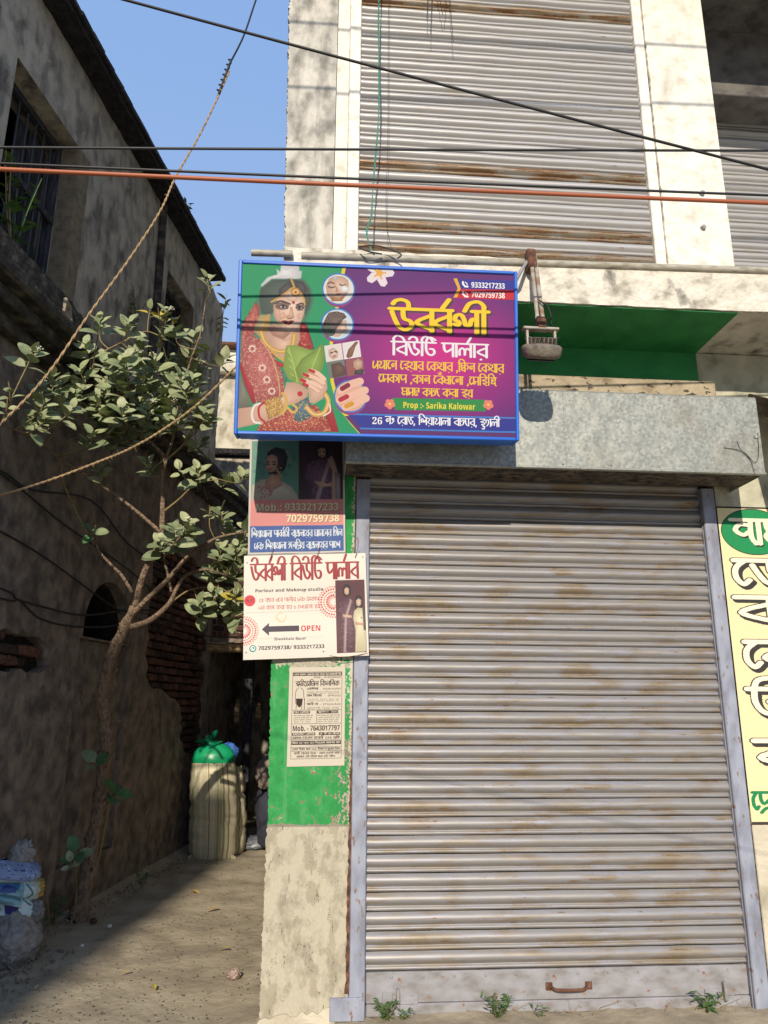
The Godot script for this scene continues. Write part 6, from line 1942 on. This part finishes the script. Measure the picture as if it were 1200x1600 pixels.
func wall_plants() -> void:
	sprig("sill_plant", "spindly plant with dry stems growing on the sill of the near barred window", on_wall(-1.95, 4.3, 0.05), 0.8, 9, 6, 0.10, M.weed, 0.16)
	sprig("roof_sprig", "tiny green sprig growing from the edge of the roof", on_wall(0.55, 6.46, 0.16), 0.16, 3, 4, 0.07, M.weed, 0.05)
	sprig("wall_sprig", "leafy green sprig growing at the top of the old house corner", on_wall(2.05, 5.85, 0.06), 0.55, 2, 6, 0.14, M.leaf0, 0.06, "", WALL_OUT * 0.08)
	sprig("wall_sprig", "yellow leaved sprig growing below the far barred window", on_wall(0.45, 4.95, 0.05), 0.35, 4, 4, 0.11, M.leafyellow, 0.12, "", WALL_OUT * 0.12)
	sprig("wall_sprig", "thin small leaved weed on the plaster between the windows", on_wall(-0.1, 4.7, 0.03), 0.5, 5, 7, 0.045, M.weed, 0.14)
	sprig("wall_sprig", "bit of green at the left edge high on the old house wall", on_wall(-2.5, 5.55, 0.04), 0.2, 3, 4, 0.06, M.weed, 0.06)
	sprig("ground_weed", "low weed at the foot of the old wall right of the bush trunk", Vector3(-1.70, 0.02, -2.85), 0.22, 8, 7, 0.05, M.leafdark, 0.12)
	sprig("ground_weed", "weed tuft left of the bush trunk foot", Vector3(-2.04, 0.03, -1.75), 0.2, 6, 5, 0.07, M.leafdark, 0.08)
	sprig("ground_weed", "bare stick weed leaning by the bush trunk", Vector3(-1.98, 0.02, -1.55), 0.42, 2, 1, 0.04, M.drystem, 0.12)
	var feet := [[0.10, 0.09, 12, "dense small leaved weed under the left lock hasp of the shutter"], [0.18, 0.05, 5, "tiny weed right of the weed under the left hasp"], [0.63, 0.11, 14, "tallest weed clump at the shutter's foot, right of the left hasp"], [1.70, 0.10, 6, "broad leaved weed at the shutter's foot near the right hasp"], [0.84, 0.07, 4, "sparse weed between the tall clump and the handle"]]
	for e in feet:
		sprig("shutter_weed", e[3], Vector3(e[0], 0.045, 0.03), e[1], e[2], 12 if e[2] > 8 else 5, 0.026 if e[2] != 6 else 0.055, M.weed, e[1] * 0.7, "weeds along the foot of the shutter")
	var dry := begin()
	for k in 26:
		var x := rng.randf_range(0.75, 1.95)
		var t := Vector3(x, 0.04, rng.randf_range(-0.01, 0.06))
		tube(dry, [t, t + Vector3(rng.randf_range(-0.05, 0.05), rng.randf_range(0.01, 0.05), 0.01), t + Vector3(rng.randf_range(-0.11, 0.11), rng.randf_range(0.0, 0.09), 0.01)], [0.0014, 0.0012, 0.0007], 3, false)
	single("dry_grass", dry.commit(), M.drystem, "dry grass stalks littering the foot of the shutter", "grass", "", "stuff")

# ------------------------------------------------------------------ sacks, bags, litter
# a filled bag: rounded plan, bulging sides, creases; f(u around, v up) may push the surface
func sack_shape(rx: float, rz: float, h: float, top: float, sd: int, creases: float, lean := Vector3.ZERO) -> ArrayMesh:
	var n := noise(sd, 1.0, 4)
	var st := begin()
	st.set_smooth_group(0)
	sheet(st, 48, 36, func(u, v):
		var a: float = TAU * u
		var k: float = v
		var r: float = lerpf(0.93, 1.0, sin(PI * clampf(k, 0, 1))) * (1.0 if k > 0.04 else lerpf(0.9, 1.0, k / 0.04))
		if k > 0.9: r *= lerpf(1.0, top, (k - 0.9) / 0.1)
		var ca: float = signf(cos(a)) * pow(absf(cos(a)), 0.72)
		var sa: float = signf(sin(a)) * pow(absf(sin(a)), 0.72)
		var q := Vector3(cos(a) * 0.8, k * h * 3.0, sin(a) * 0.8)
		var c: float = n.get_noise_3dv(q) * creases + n.get_noise_3d(cos(a) * 0.6, k * h * 11.0, sin(a) * 0.6 + 7.0) * creases * 0.9
		c -= creases * 1.1 * exp(-pow((k - 0.62 - 0.06 * cos(a)) / 0.03, 2.0)) + creases * 0.8 * exp(-pow((k - 0.36 + 0.08 * cos(a + 0.6)) / 0.02, 2.0))
		return Vector3(ca * (rx * r + c), k * h, sa * (rz * r + c)) + lean * k * k)
	st.generate_normals()
	return st.commit()

func crumple(size: Vector3, sd: int, amp: float, freq: float) -> ArrayMesh:
	var n := noise(sd, freq, 4)
	var m := noise(sd + 1, freq * 2.6, 3)
	var st := begin()
	st.set_smooth_group(0)
	sheet(st, 40, 26, func(u, v):
		var a: float = TAU * u
		var b: float = PI * v
		var d := Vector3(sin(b) * cos(a), -cos(b), sin(b) * sin(a))
		var k: float = 1.0 + n.get_noise_3dv(d) * amp + absf(m.get_noise_3dv(d)) * amp * 0.8
		var p := d * size * 0.5 * k
		p.y = maxf(p.y, -size.y * 0.46)
		return p)
	st.generate_normals()
	return st.commit()

func sacks_and_litter() -> void:
	var sm := paint_mat(sack_image(), 0.75)
	sm.texture_repeat = true
	var s := thing("woven_sack", "tall striped woven sack tied over with green plastic, at the alley's end", "sack", Vector3(-1.32, -0.01, -4.25))
	part("sack_body", sack_shape(0.245, 0.17, 0.92, 0.96, 501, 0.014, Vector3(-0.05, 0, 0)), sm, s)
	var hem := begin()
	for k in 2:
		var ear := begin()
		cbox(ear, Vector3(0.07, 0.04, 0.03), Transform3D(Basis(Vector3(0, 0, 1), 0.3 * (1 if k == 0 else -1)), Vector3(-0.2 + 0.41 * k, 0.02, 0.1)), 0.012, 0.006)
		part("corner", ear.commit(), sm, s)
	var gm := flat(c3(20, 148, 98), 0.35)
	part("green_cap", crumple(Vector3(0.45, 0.34, 0.31), 510, 0.06, 0.9), gm, s, at(Vector3(-0.05, 0.945, 0)))
	# gathered neck of the green bag
	var nk := begin()
	nk.set_smooth_group(0)
	sheet(nk, 40, 10, func(u, v):
		var a: float = TAU * u
		var pl: float = 1.0 + 0.22 * sin(a * 7.0) * v + 0.12 * sin(a * 11.0 + 1.0)
		var r: float = lerpf(0.085, 0.03, minf(1.0, v * 2.2)) if v < 0.45 else lerpf(0.03, 0.085, (v - 0.45) / 0.55)
		return Vector3(cos(a) * r * pl, v * 0.15 + 0.02 * sin(a * 3.0) * v, sin(a) * r * pl * 0.8))
	nk.generate_normals()
	part("gathered_neck", nk.commit(), flat(c3(14, 118, 84), 0.35), s, Transform3D(Basis(Vector3(0, 0, 1), 0.5).scaled_local(Vector3(1.25, 0.8, 1.25)), Vector3(-0.06, 1.075, 0.03)))
	var s2 := thing("woven_sack", "second woven sack standing half hidden behind the green topped one", "sack", Vector3(-1.19, -0.01, -4.52))
	part("sack_body", sack_shape(0.17, 0.14, 0.86, 0.9, 502, 0.018, Vector3(-0.06, 0, 0)), sm, s2)
	var bl := single("blue_bag", crumple(Vector3(0.2, 0.2, 0.18), 512, 0.2, 1.4), flat(c3(70, 110, 190), 0.4), "blue plastic bag end behind the green sack top", "bag")
	bl.position = Vector3(-1.24, 0.99, -4.46)
	var cl := single("dark_cloth_heap", crumple(Vector3(0.42, 0.8, 0.4), 514, 0.22, 1.3), flat(c3(46, 48, 62), 0.9), "dark blue cloth bundle against the shop wall inside the alley", "bundle")
	cl.position = Vector3(-0.72, 0.38, -4.62)
	var pc := single("pale_cloth", crumple(Vector3(0.26, 0.34, 0.22), 516, 0.35, 2.0), flat(c3(136, 122, 116), 0.9), "pale cloth thrown over the dark bundle", "cloth")
	pc.position = Vector3(-0.80, 0.78, -4.5)
	var ps := single("plastic_sheet", crumple(Vector3(0.42, 0.14, 0.3), 518, 0.3, 2.0), flat(c3(110, 112, 120), 0.4), "grey crumpled plastic on the ground before the dark bundle", "plastic sheet")
	ps.position = Vector3(-0.98, 0.05, -4.72)
	# rubbish bags at the left edge
	var bm := paint_mat(bag_image(), 0.35)
	bm.texture_repeat = true
	var gb := single("grey_sack", crumple(Vector3(0.34, 0.34, 0.34), 520, 0.2, 1.6), surf(ntex(521, 0.03, 5, [c3(92, 88, 84), c3(140, 135, 130), c3(164, 160, 156)], [0.1, 0.5, 0.9], 256), Vector3.ONE * 3.0, null, Vector3.ONE, hgt(522, 0.05, 4, 256), 0.6, 0.6), "dirty grey plastic sack squashed on the ground, under the printed bag", "sack")
	gb.position = Vector3(-2.06, 0.13, -1.05)
	var pb := thing("printed_bag", "blue, yellow and pale green printed plastic bag slumped on the grey sack", "bag", Vector3(-2.10, 0.27, -1.07))
	pb.rotation = Vector3(0.05, 0.1, -0.12)
	wrap_print = true
	part("bag_body", sack_shape(0.165, 0.115, 0.30, 0.5, 530, 0.04, Vector3(-0.02, 0, -0.02)), bm, pb)
	wrap_print = false
	part("bag_mouth", crumple(Vector3(0.13, 0.15, 0.09), 532, 0.45, 2.2), flat(c3(140, 138, 134), 0.4), pb, at(Vector3(0.0, 0.33, -0.02)))
	part("torn_corner", crumple(Vector3(0.09, 0.12, 0.08), 534, 0.4, 2.2), flat(c3(120, 118, 118), 0.4), pb, at(Vector3(0.16, 0.03, 0.02)))
	var wb := single("white_bag", crumple(Vector3(0.2, 0.36, 0.22), 536, 0.25, 1.5), flat(c3(176, 182, 182), 0.4), "white plastic bag at the left edge in front of the grey sack", "bag")
	wb.position = Vector3(-2.12, 0.16, -0.72)
	# crumbled rubble under the bags and along the wall
	var rub := begin()
	var peb := []
	for k in 5: peb.append(crumple(Vector3(1.0, 0.7, 0.9), 540 + k, 0.25, 1.2))
	var cheap := []
	for k in 5:
		var pst := begin()
		cbox(pst, Vector3(1.0, 0.62, 0.8), Transform3D.IDENTITY, 0.22, 0.12)
		cheap.append(pst.commit())
	for k in 1500:
		var x := -2.15 + absf(rng.randfn(0.0, 0.17))
		var z := rng.randf_range(-1.3, 0.5)
		if k > 1100:
			z = rng.randf_range(-4.5, -1.0)
			var wx := WALL_AT.x + (z - WALL_AT.z) * -0.1725
			x = wx + 0.06 + absf(rng.randfn(0.0, 0.09))
		var r := 0.006 + 0.012 * pow(rng.randf(), 3.0)
		rub.append_from(cheap[k % 5], 0, Transform3D(Basis.from_euler(Vector3(rng.randf() * 6, rng.randf() * 6, rng.randf() * 6)).scaled_local(Vector3.ONE * r * 1.6), Vector3(x, 0.035 - 0.02 * smoothstep(-2.1, -1.8, x) + r * 0.3, z)))
	single("rubble", rub.commit(), M.stone, "crumbled earth and small rubble under the rubbish bags and along the wall", "rubble", "", "stuff")
	var stones := [[Vector3(-1.80, 0.03, -1.85), 0.05, M.brick1, "reddish brick chip on the ground right of the bush trunk"], [Vector3(-1.66, 0.02, -1.75), 0.03, M.cream, "small white chip beside the brick chip near the trunk"], [Vector3(-1.72, 0.015, -1.35), 0.024, M.cream, "small white pebble on the shaded path"]]
	for e in stones:
		var o := single("stone_chip", peb[rng.randi() % 5], e[2], e[3], "stone")
		o.transform = Transform3D(Basis(Vector3.UP, rng.randf() * 6).scaled_local(Vector3.ONE * e[1]), e[0])
	# fallen leaves on the path
	var lf := leaf_mesh(1.0, 0.5, 0.35, 0.3)
	var falls := [[Vector3(-0.98, 0.02, -2.2), 0.09, "larger dry yellow leaf on the sunlit path left of the pillar"], [Vector3(-1.28, 0.02, -2.75), 0.10, "curled yellow leaf on the path near the shadow's edge"], [Vector3(-1.30, 0.02, -0.85), 0.05, "tiny yellow leaf on the sunlit path nearest the street"], [Vector3(-1.12, 0.02, -0.62), 0.045, "tiny yellow leaf right of the other tiny one on the path"], [Vector3(-0.78, 0.03, -1.2), 0.07, "brown leaf by the pillar's foot"]]
	for k in falls.size():
		var o := single("fallen_leaf", lf, M.dryleaf if k != 3 else M.leafyellow, falls[k][2], "leaf")
		o.transform = Transform3D(Basis(Vector3.UP, rng.randf() * 6).scaled_local(Vector3.ONE * falls[k][1]), falls[k][0])
	var wrap := single("wrapper", crumple(Vector3(0.07, 0.05, 0.06), 560, 0.5, 2.5), flat(c3(150, 130, 120), 0.4), "small crumpled wrapper at the pillar's foot on the alley side", "wrapper")
	wrap.position = Vector3(-0.70, 0.03, -0.72)
	# husks and specks trodden into the path
	var sp := begin()
	for k in 800:
		var z := -0.2 - 5.0 * pow(rng.randf(), 1.4)
		var x := rng.randf_range(-1.75, -0.55) + (z + 0.2) * -0.07
		var l := rng.randf_range(0.004, 0.013)
		cbox(sp, Vector3(l, 0.003, 0.004), Transform3D(Basis(Vector3.UP, rng.randf() * 6), Vector3(x, 0.006 + noise_h(x, z), z)), 0.001)
	single("husks", sp.commit(), M.old_trim, "dark husks and specks scattered over the path", "litter", "", "stuff")

var _n1: FastNoiseLite
var _n2: FastNoiseLite
func noise_h(x: float, z: float) -> float:
	if _n1 == null:
		_n1 = noise(70, 0.6, 4)
		_n2 = noise(71, 5.0, 3)
	return _n1.get_noise_2d(x, z) * 0.03 + _n2.get_noise_2d(x, z) * 0.004
